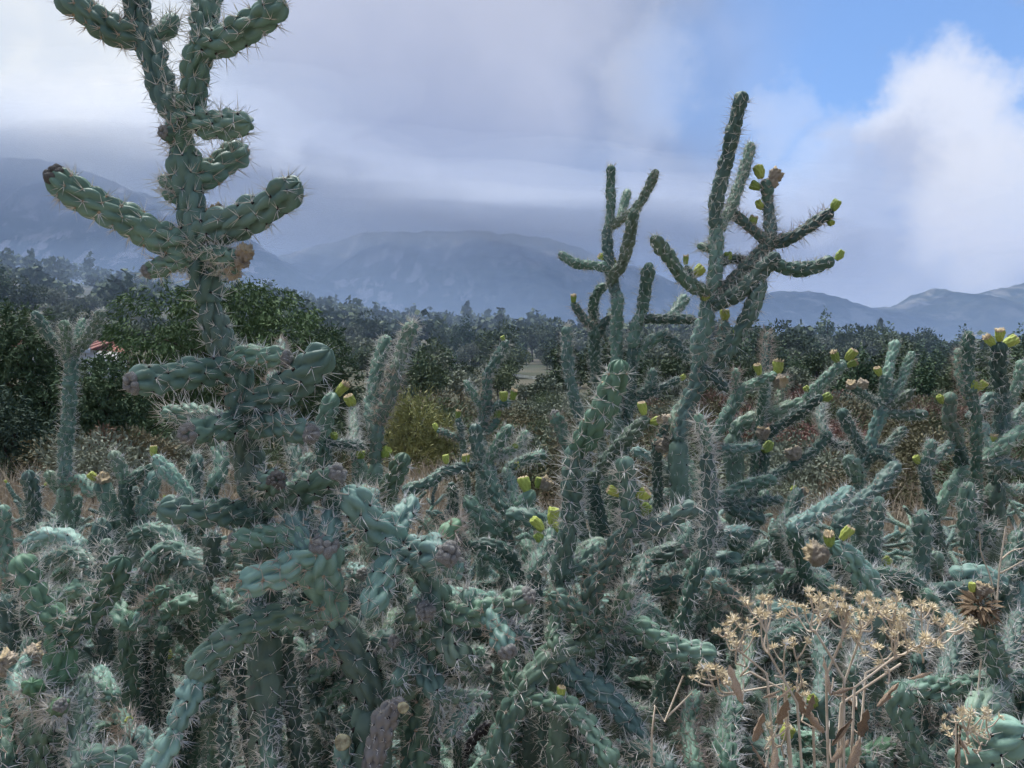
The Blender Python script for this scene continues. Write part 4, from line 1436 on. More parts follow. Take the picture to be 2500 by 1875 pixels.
def sky_limit(px):
    xs = [-300, 0, 300, 600, 850, 1000, 1250, 1400, 1700, 1950, 2100, 2300, 2500, 2800]
    ys = [1130, 1115, 1110, 1100, 1075, 1095, 1090, 1030, 1000, 1085, 1120, 1085, 1060, 1040]
    return float(np.interp(px, xs, ys))


fg = random.Random(5)
spots = []
for D in (1.45, 1.8, 2.2, 2.6, 3.0, 3.5, 4.2, 5.2):
    n = int(7 + D * 3.2)
    for i in range(n):
        px = -150 + (i + fg.uniform(0.1, 0.9)) * 2800 / n
        spots.append((px, D * fg.uniform(0.92, 1.1), 'back'))
for D, n in ((1.62, 16), (2.05, 17), (2.5, 17)):
    for i in range(n):
        spots.append((760 + (i + fg.uniform(0.1, 0.9)) * 1810 / n, D * fg.uniform(.95, 1.07), 'back'))
for i in range(14):
    spots.append((-60 + (i + fg.uniform(0.2, 0.8)) * 2620 / 14, fg.uniform(1.2, 1.6), 'low'))
for i, (px, D, key) in enumerate(spots):
    top_y = sky_limit(px) + fg.uniform(0, 110) + (330 if key == 'low' else 0) + max(0, (1.7 - D)) * 200
    Hh = CAMH - (top_y - HOR) / F * D - (0.10 if px < 1150 else 0.05)
    if Hh < 0.25:
        continue
    filler((px - 1250) / F * D, D, Hh, fg.uniform(0.0120, 0.0155) if key == 'back' else fg.uniform(0.016, 0.021), 400 + i, key)
# ------------------------------------------------------------------ foliage helpers

def leaf_quads(pos, ax, side, ln, wd):
    """pointed leaves: pos base, ax along, side across"""
    m = len(pos)
    V = np.zeros((m, 4, 3))
    V[:, 0] = pos
    V[:, 1] = pos + ax * (ln * 0.5)[:, None] + side * wd[:, None]
    V[:, 2] = pos + ax * ln[:, None]
    V[:, 3] = pos + ax * (ln * 0.5)[:, None] - side * wd[:, None]
    b = np.arange(m)[:, None] * 4
    return V.reshape(-1, 3), b + np.array([[0, 1, 2, 3]])


def crown_mesh(name, blobs, n, ln, wd, droop, seed, mats, shell=0.55):
    """leaves through the volume of several ellipsoids (cx,cy,cz,rx,ry,rz)"""
    g = np.random.default_rng(seed)
    w = np.array([b[3] * b[4] + b[4] * b[5] for b in blobs])
    idx = g.choice(len(blobs), n, p=w / w.sum())
    B = np.array(blobs)[idx]
    d = g.normal(size=(n, 3))
    d /= np.linalg.norm(d, axis=1)[:, None]
    # tufts: pull directions towards a few random centres
    tc = g.normal(size=(90, 3))
    tc /= np.linalg.norm(tc, axis=1)[:, None]
    near = np.argmax(d @ tc.T, axis=1)
    pull = g.uniform(0.2, 0.85, n)[:, None]
    d2 = d * (1 - pull) + tc[near] * pull
    d2 /= np.linalg.norm(d2, axis=1)[:, None]
    r = shell + (1.08 - shell) * g.random(n) ** 0.6
    tuft_r = 0.86 + 0.24 * g.random(90)
    r *= tuft_r[near]
    pos = B[:, :3] + d2 * r[:, None] * B[:, 3:]
    ax = d2 * 0.7 + g.normal(size=(n, 3)) * 0.45 + np.array([[0, 0, -droop]])
    ax /= np.linalg.norm(ax, axis=1)[:, None]
    sd = np.cross(ax, g.normal(size=(n, 3)))
    sd /= np.linalg.norm(sd, axis=1)[:, None]
    v, f = leaf_quads(pos, ax, sd, ln * g.uniform(0.6, 1.3, n), wd * g.uniform(0.6, 1.3, n))
    return mesh_np(name, v, [f], mats, smooth=False)


def tube(pts, r0, r1, nu=6, m=None):
    m = m or max(4, len(pts) * 3)
    c, q, L = catmull(pts, m)
    T, N, B = frames(c)
    r = np.linspace(r0, r1, m)
    th = np.arange(nu) / nu * 2 * math.pi
    pos = c[:, None] + r[:, None, None] * (np.cos(th)[None, :, None] * N[:, None] + np.sin(th)[None, :, None] * B[:, None])
    i = np.arange(m - 1)[:, None] * nu
    j = np.arange(nu)[None]
    f = np.stack([i + j, i + (j + 1) % nu, i + nu + (j + 1) % nu, i + nu + j], -1).reshape(-1, 4)
    return pos.reshape(-1, 3), f


def merge(parts):
    vs, fs, b = [], [], 0
    for v, f in parts:
        vs.append(v)
        fs.append(f + b)
        b += len(v)
    return np.vstack(vs), np.vstack(fs)


def trunk_mesh(h, r, blobs, seed, mat, k=6):
    g = random.Random(seed)
    parts = [tube([(0, 0, -0.1), (g.uniform(-.05, .05) * h, g.uniform(-.05, .05) * h, h * 0.5), (0, 0, h)], r, r * 0.45, 8, 10)]
    for b in blobs[:k]:
        z0 = h * g.uniform(0.35, 0.8)
        parts.append(tube([(0, 0, z0), (b[0] * .5, b[1] * .5, z0 + (b[2] - z0) * .35), (b[0], b[1], b[2])], r * 0.5, r * 0.12, 5, 7))
    v, f = merge(parts)
    return mesh_np('trunk', v, [f], [mat])


def foliage_mat(name, c1, c2, c3, scale=1.2):
    m, t, b = principled(name, 0.7, 0.15)
    geo = t.node('ShaderNodeNewGeometry').outputs['Position']
    n = t.noise(geo, scale, 3, 0.6)
    col = t.mix(t.ramp(n, 0.35, 0.65), c1, c2)
    n2 = t.noise(geo, scale * 9, 2, 0.5)
    col = t.mix(t.ramp(n2, 0.45, 0.75, 0, 0.7), col, c3)
    oi = t.node('ShaderNodeObjectInfo')
    hs = t.node('ShaderNodeHueSaturation')
    t.link(t.ramp(oi.outputs['Random'], 0, 1, 0.7, 1.25, False), hs.inputs['Value'])
    t.link(t.ramp(oi.outputs['Random'], 0, 1, 0.52, 0.48, False), hs.inputs['Hue'])
    t.link(col, hs.inputs['Color'])
    t.link(hs.outputs[0], b.inputs['Base Color'])
    b.inputs['Subsurface Weight'].default_value = 0.0
    return m


M['bark'] = simple_mat('bark', (0.06, 0.05, 0.042), (0.12, 0.10, 0.085), 8, 0.95, 0.1, 0.6, 30)
M['pepper'] = foliage_mat('leaves_pepper', (0.048, 0.092, 0.038), (0.078, 0.135, 0.052), (0.115, 0.180, 0.080))
M['juniper'] = foliage_mat('leaves_juniper', (0.046, 0.087, 0.046), (0.085, 0.135, 0.068), (0.133, 0.179, 0.094))
M['bluish'] = foliage_mat('leaves_bluish', (0.050, 0.085, 0.055), (0.075, 0.115, 0.075), (0.11, 0.15, 0.10))
M['oak'] = foliage_mat('leaves_oak', (0.053, 0.082, 0.042), (0.097, 0.130, 0.071), (0.150, 0.180, 0.115), 0.3)
M['scrub'] = foliage_mat('leaves_scrub', (0.114, 0.141, 0.094), (0.177, 0.200, 0.147), (0.247, 0.274, 0.209), 0.3)
M['willow'] = foliage_mat('leaves_willow', (0.20, 0.22, 0.08), (0.28, 0.29, 0.12), (0.36, 0.35, 0.17))
M['rust'] = foliage_mat('twigs_rust', (0.13, 0.080, 0.060), (0.20, 0.125, 0.095), (0.26, 0.18, 0.14))
M['ginger'] = foliage_mat('leaves_ginger', (0.15, 0.095, 0.065), (0.22, 0.145, 0.10), (0.27, 0.20, 0.145))
M['olive'] = foliage_mat('leaves_olive', (0.10, 0.10, 0.055), (0.15, 0.14, 0.08), (0.20, 0.18, 0.11))


def tree(name, cat, label, x, y, blobs, n, ln, wd, droop, seed, mat, trunk_h, trunk_r, group=None, shell=0.55):
    e = empty(name, (x, y, gz(x, y) - 0.02), label, cat, group)
    link('crown', crown_mesh('crown', blobs, n, ln, wd, droop, seed, [M[mat]], shell), e)
    link('trunk', trunk_mesh(trunk_h, trunk_r, blobs, seed, M['bark']), e)
    return e


def px_x(px, d):
    return (px - 1250) / F * d


def blobs_px(d, x0, gz0, items):
    """crown lobes given as photo ellipses (px,py,rx,ry) at distance d, relative to tree base at x0"""
    out = []
    for i, (px, py, rx, ry) in enumerate(items):
        k = d / F
        dy = ((i * 37) % 11 / 11 - 0.5) * rx * k * 1.0
        out.append(((px - 1250) * k - x0, dy, CAMH + (HOR - py) * k - gz0, rx * k, rx * k * 0.9, ry * k))
    return out


def tree_px(name, cat, label, d, base_px, items, n, ln, wd, droop, seed, mat, tr, **kw):
    x = px_x(base_px, d)
    z = gz(x, d)
    b = blobs_px(d, x, z, items)
    top = max(q[2] for q in b)
    return tree(name, cat, label, x, d, b, n, ln, wd, droop, seed, mat, top, tr, **kw)


# big round trees on the left
tree_px('pepper_tree', 'tree', 'broad rounded green tree with drooping foliage behind the tallest cholla', 15, 560,
        [(430, 830, 130, 130), (560, 770, 120, 95), (640, 800, 130, 110), (720, 860, 110, 110), (520, 910, 160, 130), (660, 960, 150, 130), (370, 950, 120, 120), (600, 740, 70, 50), (460, 1030, 150, 90), (620, 1060, 150, 80)],
        44000, 0.115, 0.014, 0.9, 21, 'pepper', 0.11)
tree_px('juniper_tree', 'tree', 'dark conical tree beside the broad rounded green one, above the leaning spiny pair', 14, 800,
        [(810, 870, 50, 75), (830, 940, 55, 80), (790, 980, 70, 80), (850, 1010, 50, 70), (820, 1080, 80, 60), (760, 1070, 90, 70)],
        14000, 0.085, 0.012, 0.2, 22, 'juniper', 0.07)
tree_px('juniper_tree', 'tree', 'dark green tree with a high shoulder behind the whitish forked cholla', 13, 60,
        [(60, 830, 90, 90), (98, 900, 82, 100), (20, 930, 120, 130), (170, 990, 90, 110), (-60, 860, 100, 110), (70, 1040, 140, 90)],
        30000, 0.09, 0.013, 0.5, 23, 'juniper', 0.09)
tree_px('bluish_shrub', 'shrub', 'blue-green leafy shrub under the dark high-shouldered tree', 10.5, 30,
        [(20, 1040, 80, 90), (70, 1090, 80, 80), (-40, 1090, 90, 90), (120, 1130, 60, 60)],
        9000, 0.08, 0.013, 0.5, 24, 'bluish', 0.05)
tree_px('juniper_tree', 'tree', 'dark green tree between the whitish forked cholla and the broad rounded tree', 12.5, 265,
        [(250, 960, 80, 90), (300, 1010, 80, 90), (230, 1060, 90, 80), (340, 1070, 80, 70)],
        16000, 0.09, 0.014, 0.5, 29, 'juniper', 0.06)
tree_px('dry_shrub', 'shrub', 'ginger brown withered shrub before the dark trees', 9.5, 275,
        [(262, 1075, 32, 42), (240, 1110, 36, 40), (290, 1115, 34, 40)], 1500, 0.075, 0.014, 0.1, 25, 'ginger', 0.03, shell=0.1)
tree_px('olive_shrub', 'shrub', 'olive twiggy shrub right of the ginger withered one', 9.8, 345,
        [(335, 1090, 48, 50), (385, 1105, 40, 40), (310, 1125, 36, 30)], 2500, 0.08, 0.010, 0.1, 26, 'olive', 0.03, shell=0.1)
tree_px('willow_shrub', 'shrub', 'feathery yellow-green shrub below the wooded slope, beside the leaning spiny pair', 12, 1000,
        [(960, 1060, 50, 75), (1020, 1040, 65, 85), (1075, 1070, 50, 60), (1000, 1110, 80, 60), (975, 985, 22, 40)],
        9000, 0.10, 0.008, -0.2, 27, 'willow', 0.05, shell=0.2)
rust = [('rust-brown leafless brush low behind the thin dead-tipped cholla', 14, 2040, [(1990, 1120, 70, 70), (2060, 1090, 80, 60), (2040, 1150, 90, 60)]),
        ('wide rust-brown leafless brush behind the branched lone cholla', 15, 2240, [(2190, 1090, 80, 80), (2270, 1070, 90, 70), (2230, 1140, 110, 60)]),
        ('rust-brown leafless brush partly behind the fruit-crowned clump', 14.5, 2420, [(2380, 1100, 70, 70), (2450, 1080, 80, 70), (2420, 1140, 90, 60)]),
        ('tall rust-brown brush thicket under the small white shed', 22, 1960, [(1930, 1010, 60, 40), (2010, 1005, 70, 42), (1960, 1045, 100, 45)]),
        ('pale rust-brown brush under the dark pines', 24, 2330, [(2290, 1005, 70, 38), (2360, 1010, 70, 40)])]
for i, (lab, d, bx, it) in enumerate(rust):
    tree_px('dry_brush', 'shrub', lab, d, bx, it, 4500, 0.22, 0.008, -0.35, 40 + i, 'rust', 0.03, shell=0.05)

# ------------------------------------------------------------------ house, shed, pole
M['plaster'] = simple_mat('white_plaster', (0.70, 0.72, 0.74), (0.80, 0.80, 0.80), 3, 0.8, 0.2)
M['tile'] = simple_mat('red_tile', (0.26, 0.12, 0.10), (0.36, 0.18, 0.15), 6, 0.8, 0.2)
M['fascia'] = simple_mat('fascia_blue_white', (0.55, 0.62, 0.75), (0.66, 0.72, 0.82), 2, 0.5, 0.3)
M['pole'] = simple_mat('pole_wood', (0.12, 0.10, 0.085), (0.2, 0.17, 0.14), 6, 0.9, 0.1)
M['metal'] = simple_mat('metal_box', (0.62, 0.66, 0.70), (0.74, 0.77, 0.80), 4, 0.5, 0.3)
M['glass'] = simple_mat('dark_glass', (0.02, 0.025, 0.03), (0.04, 0.045, 0.05), 4, 0.15, 0.5)


def box(c, s):
    x, y, z = c
    a, b, h = s[0] / 2, s[1] / 2, s[2] / 2
    v = np.array([(x + i * a, y + j * b, z + k * h) for i in (-1, 1) for j in (-1, 1) for k in (-1, 1)], float)
    f = np.array([(0, 1, 3, 2), (4, 6, 7, 5), (0, 4, 5, 1), (2, 3, 7, 6), (0, 2, 6, 4), (1, 5, 7, 3)])
    return v, f


def part(name, shapes, mat, parent, smooth=False):
    v, f = merge(shapes)
    return link(name, mesh_np(name, v, [f], [M[mat]], smooth=smooth), parent)


def house(name, label, cx_px, d, w, dep, eave_z, roof_h, overhang):
    x = px_x(cx_px, d)
    z = gz(x, d)
    e = empty(name, (x, d, z), label, 'building')
    hz = eave_z - z
    part('wall', [box((0, 0, hz / 2 - .1), (w, dep, hz + 0.2))], 'plaster', e)
    o = overhang
    # gable roof, ridge along x
    v = np.array([(-w / 2 - o, -dep / 2 - o, hz), (w / 2 + o, -dep / 2 - o, hz), (w / 2 + o, dep / 2 + o, hz), (-w / 2 - o, dep / 2 + o, hz),
                  (-w / 2 - o, 0, hz + roof_h), (w / 2 + o, 0, hz + roof_h)], float)
    rf = link('roof', mesh_np('roof', v, [np.array([(0, 1, 5, 4), (2, 3, 4, 5)]), np.array([(0, 4, 3), (1, 2, 5)])], [M['tile']], smooth=False), e)
    ribs = []
    k = int(w / 0.35)
    for i in range(k + 1):
        xx = -w / 2 - o + (w + 2 * o) * i / k
        ribs.append(tube([(xx, -dep / 2 - o, hz + .02), (xx, -dep / 4 - o / 2, hz + roof_h / 2 + .02), (xx, 0, hz + roof_h + .02)], 0.06, 0.06, 5, 3))
    part('tile_rows', ribs, 'tile', rf, True)['kind'] = 'stuff'
    part('fascia', [box((0, -dep / 2 - o - 0.02, hz - 0.06), (w + 2 * o, 0.04, 0.26))], 'fascia', e)
    for sx in (-0.28, 0.28):
        wv = part('window', [box((sx * w, -dep / 2 - 0.02, hz * 0.55), (0.9, 0.06, 1.0))], 'plaster', e)
        part('pane', [box((sx * w, -dep / 2 - 0.06, hz * 0.55), (0.76, 0.03, 0.86))], 'glass', wv)
    part('door', [box((0, -dep / 2 - 0.02, 1.0), (0.9, 0.06, 2.0))], 'pole', e)


dh = 42.0
house('house', 'low house with a red tiled roof and pale fascia among dark trees', 165, dh, 4.4, 4.0, CAMH + (HOR - 858) / F * dh, 0.52, 0.25)
ds_ = 62.0
house('shed', 'small white shed at the foot of the pines behind the rust-brown brush', 1937, ds_, 1.6, 1.4, CAMH + (HOR - 948) / F * ds_, 0.25, 0.1)


def pole(px, d, top_py, label, trans):
    x = px_x(px, d)
    z = gz(x, d)
    h = CAMH + (HOR - top_py) / F * d - z
    e = empty('utility_pole', (x, d, z), label, 'pole')
    v, f = tube([(0, 0, -0.2), (0, 0, h * 0.5), (0, 0, h)], 0.09, 0.07, 8, 5)
    link('post', mesh_np('post', v, [f], [M['pole']]), e)
    part('crossarm', [box((0, 0, h - 0.25), (1.3, 0.09, 0.1))], 'pole', e)
    for s in (-.55, 0, .55):
        v, f = tube([(s, 0, h - 0.22), (s, 0, h - 0.1), (s, 0, h - .04)], 0.03, 0.03, 6, 3)
        link('insulator', mesh_np('insulator', v, [f], [M['metal']]), e)
    if trans:
        v, f = tube([(0.0, -0.16, h - 1.0), (0, -0.16, h - 0.75), (0, -0.16, h - 0.5)], 0.13, 0.13, 12, 4)
        cap0 = len(v)
        v = np.vstack([v, [[0, -0.16, h - 0.46]], [[0, -0.16, h - 1.04]]])
        t_ = np.array([(cap0, cap0 - 12 + k, cap0 - 12 + (k + 1) % 12) for k in range(12)] + [(cap0 + 1, (k + 1) % 12, k) for k in range(12)])
        link('transformer', mesh_np('transformer', v, [f, t_], [M['metal']]), e)
    return Vector((x, d, z + h - 0.04))


p1 = pole(1226, 46, 912, 'utility pole with a pale transformer can before the wooded slope', True)
p2 = pole(1728, 50, 925, 'plain utility pole hidden behind the slender cholla, joined by wires', False)
for s in (-.55, 0, .55):
    a, b = p1 + Vector((s, 0, 0)), p2 + Vector((s, 0, 0))
    v, f = tube([a, a.lerp(b, .25) - Vector((0, 0, .25)), a.lerp(b, .5) - Vector((0, 0, .33)), a.lerp(b, .75) - Vector((0, 0, .25)), b], 0.008, 0.008, 4, 24)
    tag(link('power_wire', mesh_np('power_wire', v, [f], [M['metal']])), 'thin overhead wire slung between the two utility poles', 'wire', 'overhead wires')

# ------------------------------------------------------------------ wooded slope
g = random.Random(3)
KIND = [('oak', 'round-crowned dark oak on the wooded slope below the mountains', 'oak_tree'),
        ('juniper', 'dark pointed juniper on the wooded slope below the mountains', 'juniper_tree'),
        ('scrub', 'pale grey-green scrubby tree on the wooded slope below the mountains', 'scrub_tree')]
protos = []
for k in range(9):
    kind = k % 3
    h = (4.6, 5.6, 3.6)[kind] * g.uniform(0.9, 1.15)
    bl = []
    for i in range(7):
        a = g.uniform(0, 6.28)
        if kind == 1:
            f_ = i / 6
            rr = 0.30 * (1.05 - f_) * h * 0.75 + 0.12
            bl.append((math.cos(a) * .35, math.sin(a) * .35, h * (0.25 + 0.58 * f_), rr * 1.25 + .2, rr * 1.25 + .2, h * 0.17))
        else:
            ro = h * 0.30
            bl.append((math.cos(a) * ro * g.uniform(.3, 1), math.sin(a) * ro * g.uniform(.3, 1), h * g.uniform(.42, .80), h * .25, h * .25, h * g.uniform(.16, .23)))
    cm = crown_mesh('crown', bl, 1500, 0.36, 0.11, 0.1, 60 + k, [M[KIND[kind][0]]], 0.35)
    tm = trunk_mesh(h * 0.75, 0.12, bl, 80 + k, M['bark'], 4)
    protos.append((kind, cm, tm, bl))
cand = []
for i in range(6000):
    px = g.uniform(-250, 2750)
    rd = float(ridge_d(px))
    t_ = g.random() ** 0.8
    d = 24 + (rd * 1.06 - 24) * t_
    if px < 950 and d < 50:
        continue
    x = px_x(px, d)
    cand.append((x, d))
placed = []
for x, y in cand:
    if all((x - a) ** 2 + (y - b) ** 2 > (1.3 + 0.0125 * y) ** 2 for a, b in placed):
        placed.append((x, y))
    if len(placed) >= 1000:
        break
# the ones that show largest stand as individuals; far or hidden ones go into one mass
placed.sort(key=lambda q: q[1] if -0.72 < q[0] / q[1] < 0.72 else 1e3)
stuff_v, stuff_f = [], []
for i, (x, y) in enumerate(placed):
    kind = g.choices([0, 1, 2], [6, 2, 6] if x / y < 0.25 else [4, 5, 3])[0]
    pr = protos[kind + 3 * g.randrange(3)]
    s = g.uniform(0.42, 0.95) * (0.42 + 0.64 * min(1.0, max(0.0, (y - 24) / 60)))
    rz = g.uniform(0, 6.28)
    z = gz(x, y) - 0.1
    if i < 300:
        e = empty(KIND[kind][2], (x, y, z), KIND[kind][1], 'tree', KIND[kind][2].replace('_', ' ') + 's on the wooded slope')
        e.rotation_euler = (0, 0, rz)
        e.scale = (s, s, s * g.uniform(.85, 1.15))
        link('crown', pr[1], e)
        link('trunk', pr[2], e)
    else:
        n = 90
        gg = np.random.default_rng(5000 + i)
        B = np.array(pr[3])[gg.integers(0, len(pr[3]), n)]
        d_ = gg.normal(size=(n, 3))
        d_ /= np.linalg.norm(d_, axis=1)[:, None]
        pos = (B[:, :3] + d_ * B[:, 3:] * gg.uniform(.5, 1.05, n)[:, None]) * s + np.array([x, y, z])
        ax = gg.normal(size=(n, 3))
        ax /= np.linalg.norm(ax, axis=1)[:, None]
        sd_ = np.cross(ax, d_)
        sd_ /= np.linalg.norm(sd_, axis=1)[:, None] + 1e-9
        stuff_v.append(leaf_quads(pos - ax * .4, ax, sd_, np.full(n, 0.9) * s * 1.2, np.full(n, 0.34) * s * 1.2))
v, f = merge(stuff_v)
tag(link('distant_wood', mesh_np('distant_wood', v, [f], [M['oak']], smooth=False)), 'dense far wood covering the crest of the slope', 'wood', kind='stuff')

# low scrub on the flat before the slope
BUSH = []
for k in range(4):
    bl = [(g.uniform(-.5, .5), g.uniform(-.5, .5), g.uniform(.35, .75), .5, .5, .38) for i in range(5)]
    BUSH.append((crown_mesh('crown', bl, 3000, 0.085, 0.015, 0.0, 200 + k, [M[('scrub', 'olive', 'oak', 'rust')[k]]], 0.2), trunk_mesh(.5, .03, bl, 210 + k, M['bark'], 5)))
BLAB = ['low grey-green scrub bush on the flat before the wooded slope', 'low olive scrub bush on the flat before the wooded slope',
        'low dark green scrub bush on the flat before the wooded slope', 'low rust-brown scrub bush on the flat before the wooded slope']
spots2 = []
while len(spots2) < 240:
    px, d = g.uniform(-100, 2600), 7.5 + 22 * g.random()
    if (px < 900 and 10.5 < d < 17) or (px < 700 and d < 8.5) or (900 < px < 1120 and d < 13):
        continue
    x = px_x(px, d)
    if all((x - a) ** 2 + (d - b) ** 2 > 0.5 for a, b in spots2):
        spots2.append((x, d))
for x, d in spots2:
    k = g.choices([0, 1, 2, 3], [5, 3, 4, 3 if x > 3 else 0])[0]
    e = empty('scrub_bush', (x, d, gz(x, d) - .03), BLAB[k], 'bush', BLAB[k].split(' on ')[0][4:] + 'es before the slope')
    e.rotation_euler = (0, 0, g.uniform(0, 6.28))
    sc_ = g.uniform(.55, 1.1) * (0.6 + 0.4 * min(1, d / 16))
    e.scale = (sc_, sc_, sc_ * g.uniform(.8, 1.15))
    link('crown', BUSH[k][0], e)
    link('trunk', BUSH[k][1], e)

# ------------------------------------------------------------------ dry grass
M['grass'] = foliage_mat('dry_grass', (0.34, 0.275, 0.20), (0.47, 0.39, 0.29), (0.58, 0.50, 0.39), 2.0)


def grass(name, label, n, dmin, dmax, hmin, hmax, seed):
    g = np.random.default_rng(seed)
    d = dmin + (dmax - dmin) * g.random(n) ** 1.3
    px = g.uniform(-250, 2750, n)
    # clumping
    cx = (px - 1250) / F * d + g.normal(0, .03, n)
    z = ground_h(cx, d)
    h = g.uniform(hmin, hmax, n) * (1 + 0.35 * np.sin(cx * 3.1) * np.sin(d * 2.3))
    lean = g.normal(0, 0.26, (n, 2))
    wv = 0.0016 * (1 + d / 3)
    an = g.uniform(0, 6.28, n)
    sx, sy = np.cos(an) * wv, np.sin(an) * wv
    V = np.zeros((n, 5, 3))
    base = np.stack([cx, d, z - 0.01], 1)
    mid = base + np.stack([lean[:, 0] * h * .35, lean[:, 1] * h * .35, h * .6], 1)
    top = base + np.stack([lean[:, 0] * h * 1.1, lean[:, 1] * h * 1.1, h], 1)
    off = np.stack([sx, sy, np.zeros(n)], 1)
    V[:, 0], V[:, 1] = base - off, base + off
    V[:, 2], V[:, 3] = mid + off * .8, mid - off * .8
    V[:, 4] = top
    b = np.arange(n)[:, None] * 5
    me = mesh_np(name, V.reshape(-1, 3), [b + np.array([[0, 1, 2, 3]]), b + np.array([[3, 2, 4]])], [M['grass']], smooth=False)
    tag(link(name, me), label, 'grass', kind='stuff')


grass('dry_grass', 'tan dry grass standing on the ground between and beyond the cholla', 42000, 1.0, 11.0, 0.12, 0.42, 1)

# ------------------------------------------------------------------ dried flower plant in front
M['drystem'] = simple_mat('dry_stem', (0.48, 0.39, 0.29), (0.66, 0.57, 0.45), 60, 0.85, 0.1)
M['dryleaf'] = simple_mat('dry_leaf', (0.36, 0.25, 0.17), (0.58, 0.46, 0.34), 50, 0.8, 0.1, 0.5, 120, 0.25)
M['bract'] = simple_mat('straw_bract', (0.70, 0.57, 0.36), (0.86, 0.77, 0.58), 90, 0.8, 0.1, 0, 60, 0.15)
M['fluff'] = simple_mat('seed_fluff', (0.75, 0.77, 0.78), (0.85, 0.86, 0.86), 90, 0.9, 0.1)


def head_mesh(seed):
    """a starburst of straw bracts, radius 1, axis +Z"""
    g = np.random.default_rng(seed)
    n = 30
    d = g.normal(size=(n, 3))
    d[:, 2] = np.abs(d[:, 2]) + 0.05
    d /= np.linalg.norm(d, axis=1)[:, None]
    sd = np.cross(d, g.normal(size=(n, 3)))
    sd /= np.linalg.norm(sd, axis=1)[:, None]
    v, f = leaf_quads(d * 0.05, d, sd, g.uniform(.65, 1.1, n), np.full(n, .085))
    return mesh_np('flower_head', v, [f], [M['bract']], smooth=False)


HEADS = [head_mesh(k) for k in range(5)]


def leaf_mesh(seed):
    """a dry leaf rolled along its length, unit length"""
    g = random.Random(seed)
    nu, nv = 7, 10
    roll = g.uniform(1.2, 2.9)
    curl = g.uniform(.5, 1.4)
    V = []
    for j in range(nv):
        t_ = j / (nv - 1)
        w = 0.17 * math.sin(math.pi * min(1, t_ * .92 + .06)) ** 0.7 * (1 + .4 * g.uniform(-1, 1))
        for i in range(nu):
            u = (i / (nu - 1) - .5) * 2
            a = u * roll
            V.append((math.sin(a) * w / roll * 1.5, (1 - math.cos(a)) * w / roll * 1.5 + curl * .25 * t_ * t_ + g.uniform(-.022, .022), t_ + g.uniform(-.02, .02)))
    f = np.array([(j * nu + i, j * nu + i + 1, (j + 1) * nu + i + 1, (j + 1) * nu + i) for j in range(nv - 1) for i in range(nu - 1)])
    return mesh_np('leaf', np.array(V), [f], [M['dryleaf']])


LEAVES = [leaf_mesh(k) for k in range(5)]


def flower_plant(label, D, root_px, mains, clusters, leaves, seed):
    g = random.Random(seed)
    root = Vector((px_x(root_px, D), D, 0.0))
    e = empty('dried_flower_plant', root, label, 'plant')
    nodes = []

    def stem(pts, r0, r1):
        v, f = tube([p - root for p in pts], r0, r1, 5, 12)
        link('stem', mesh_np('stem', v, [f], [M['drystem']]), e)
    for pl in mains:
        dz = g.uniform(-.03, .05)
        pts = [root + Vector((g.uniform(-.03, .03), g.uniform(-.03, .03), -0.02))] + [P(x, y, D + dz) for x, y in pl]
        stem(pts, 0.0018, 0.0011)
        for p, q in zip(pts[1:], pl):
            nodes.append((q[0], q[1], p))
        for a, b, qa, qb in zip(pts[1:-1], pts[2:], pl[:-1], pl[1:]):
            nodes.append(((qa[0] + qb[0]) / 2, (qa[1] + qb[1]) / 2, a.lerp(b, .5)))
    for cx, cy, nh in clusters:
        nd = min(nodes, key=lambda q: math.hypot(q[0] - cx, (q[1] - cy - 60) * 0.8) + (400 if q[1] < cy + 25 else 0))
        d = nd[2].y + g.uniform(-.025, .025)
        c = P(cx, cy, d)
        fork = c.lerp(nd[2], .25) - Vector((0, 0, .004))
        stem([nd[2], nd[2].lerp(fork, .5) + Vector((g.uniform(-.006, .006), 0, -.006)), fork], 0.0009, 0.0007)
        for k in range(nh):
            p = c + Vector((g.gauss(0, 20), g.gauss(0, 16) , g.gauss(0, 13))) * (D / F)
            r = g.uniform(12, 21) * D / F
            up = (p - fork).normalized() * .7 + Vector((0, -.25, .5))
            stem([fork, fork.lerp(p, .5) + Vector((0, 0, -.002)), p], 0.0008, 0.0006)
            h = link('flower_head', g.choice(HEADS), e)
            h.location = p - root
            h.rotation_euler = (up.to_track_quat('Z', 'Y') @ Quaternion((0, 0, 1), g.uniform(0, 6.28))).to_euler()
            h.scale = [r] * 3
            if g.random() < 0.07:
                n = 14
                gg = np.random.default_rng(g.randrange(9999))
                dd = gg.normal(size=(n, 3))
                dd /= np.linalg.norm(dd, axis=1)[:, None]
                v, f = spine_mesh(np.zeros((n, 3)), dd, gg.uniform(.5, 1.2, n) * r, np.full(n, .00035))
                fl = link('seed_fluff', mesh_np('seed_fluff', v, [f], [M['fluff']], smooth=False), e)
                fl.location = p - root + Vector((0, -r * .5, r * .3))
    for x, y, L, ang in leaves:
        nd = min(nodes, key=lambda q: math.hypot(q[0] - x, q[1] - y))
        d = nd[2].y - 0.01
        l = link('leaf', g.choice(LEAVES), e)
        c = P(x, y, d)
        up = Vector((math.sin(ang), g.uniform(-.4, .2), math.cos(ang))).normalized()
        l.location = c - root - up * L * D / F * .5
        l.rotation_euler = (up.to_track_quat('Z', 'Y') @ Quaternion((0, 0, 1), g.uniform(0, 6.28))).to_euler()
        s = L * D / F
        l.scale = (s * .75, s * .75, s)
        a = c - up * s * .5
        if (a - nd[2]).length > .004:
            stem([nd[2], nd[2].lerp(a, .5), a + up * s * .08], 0.0008, 0.0007)


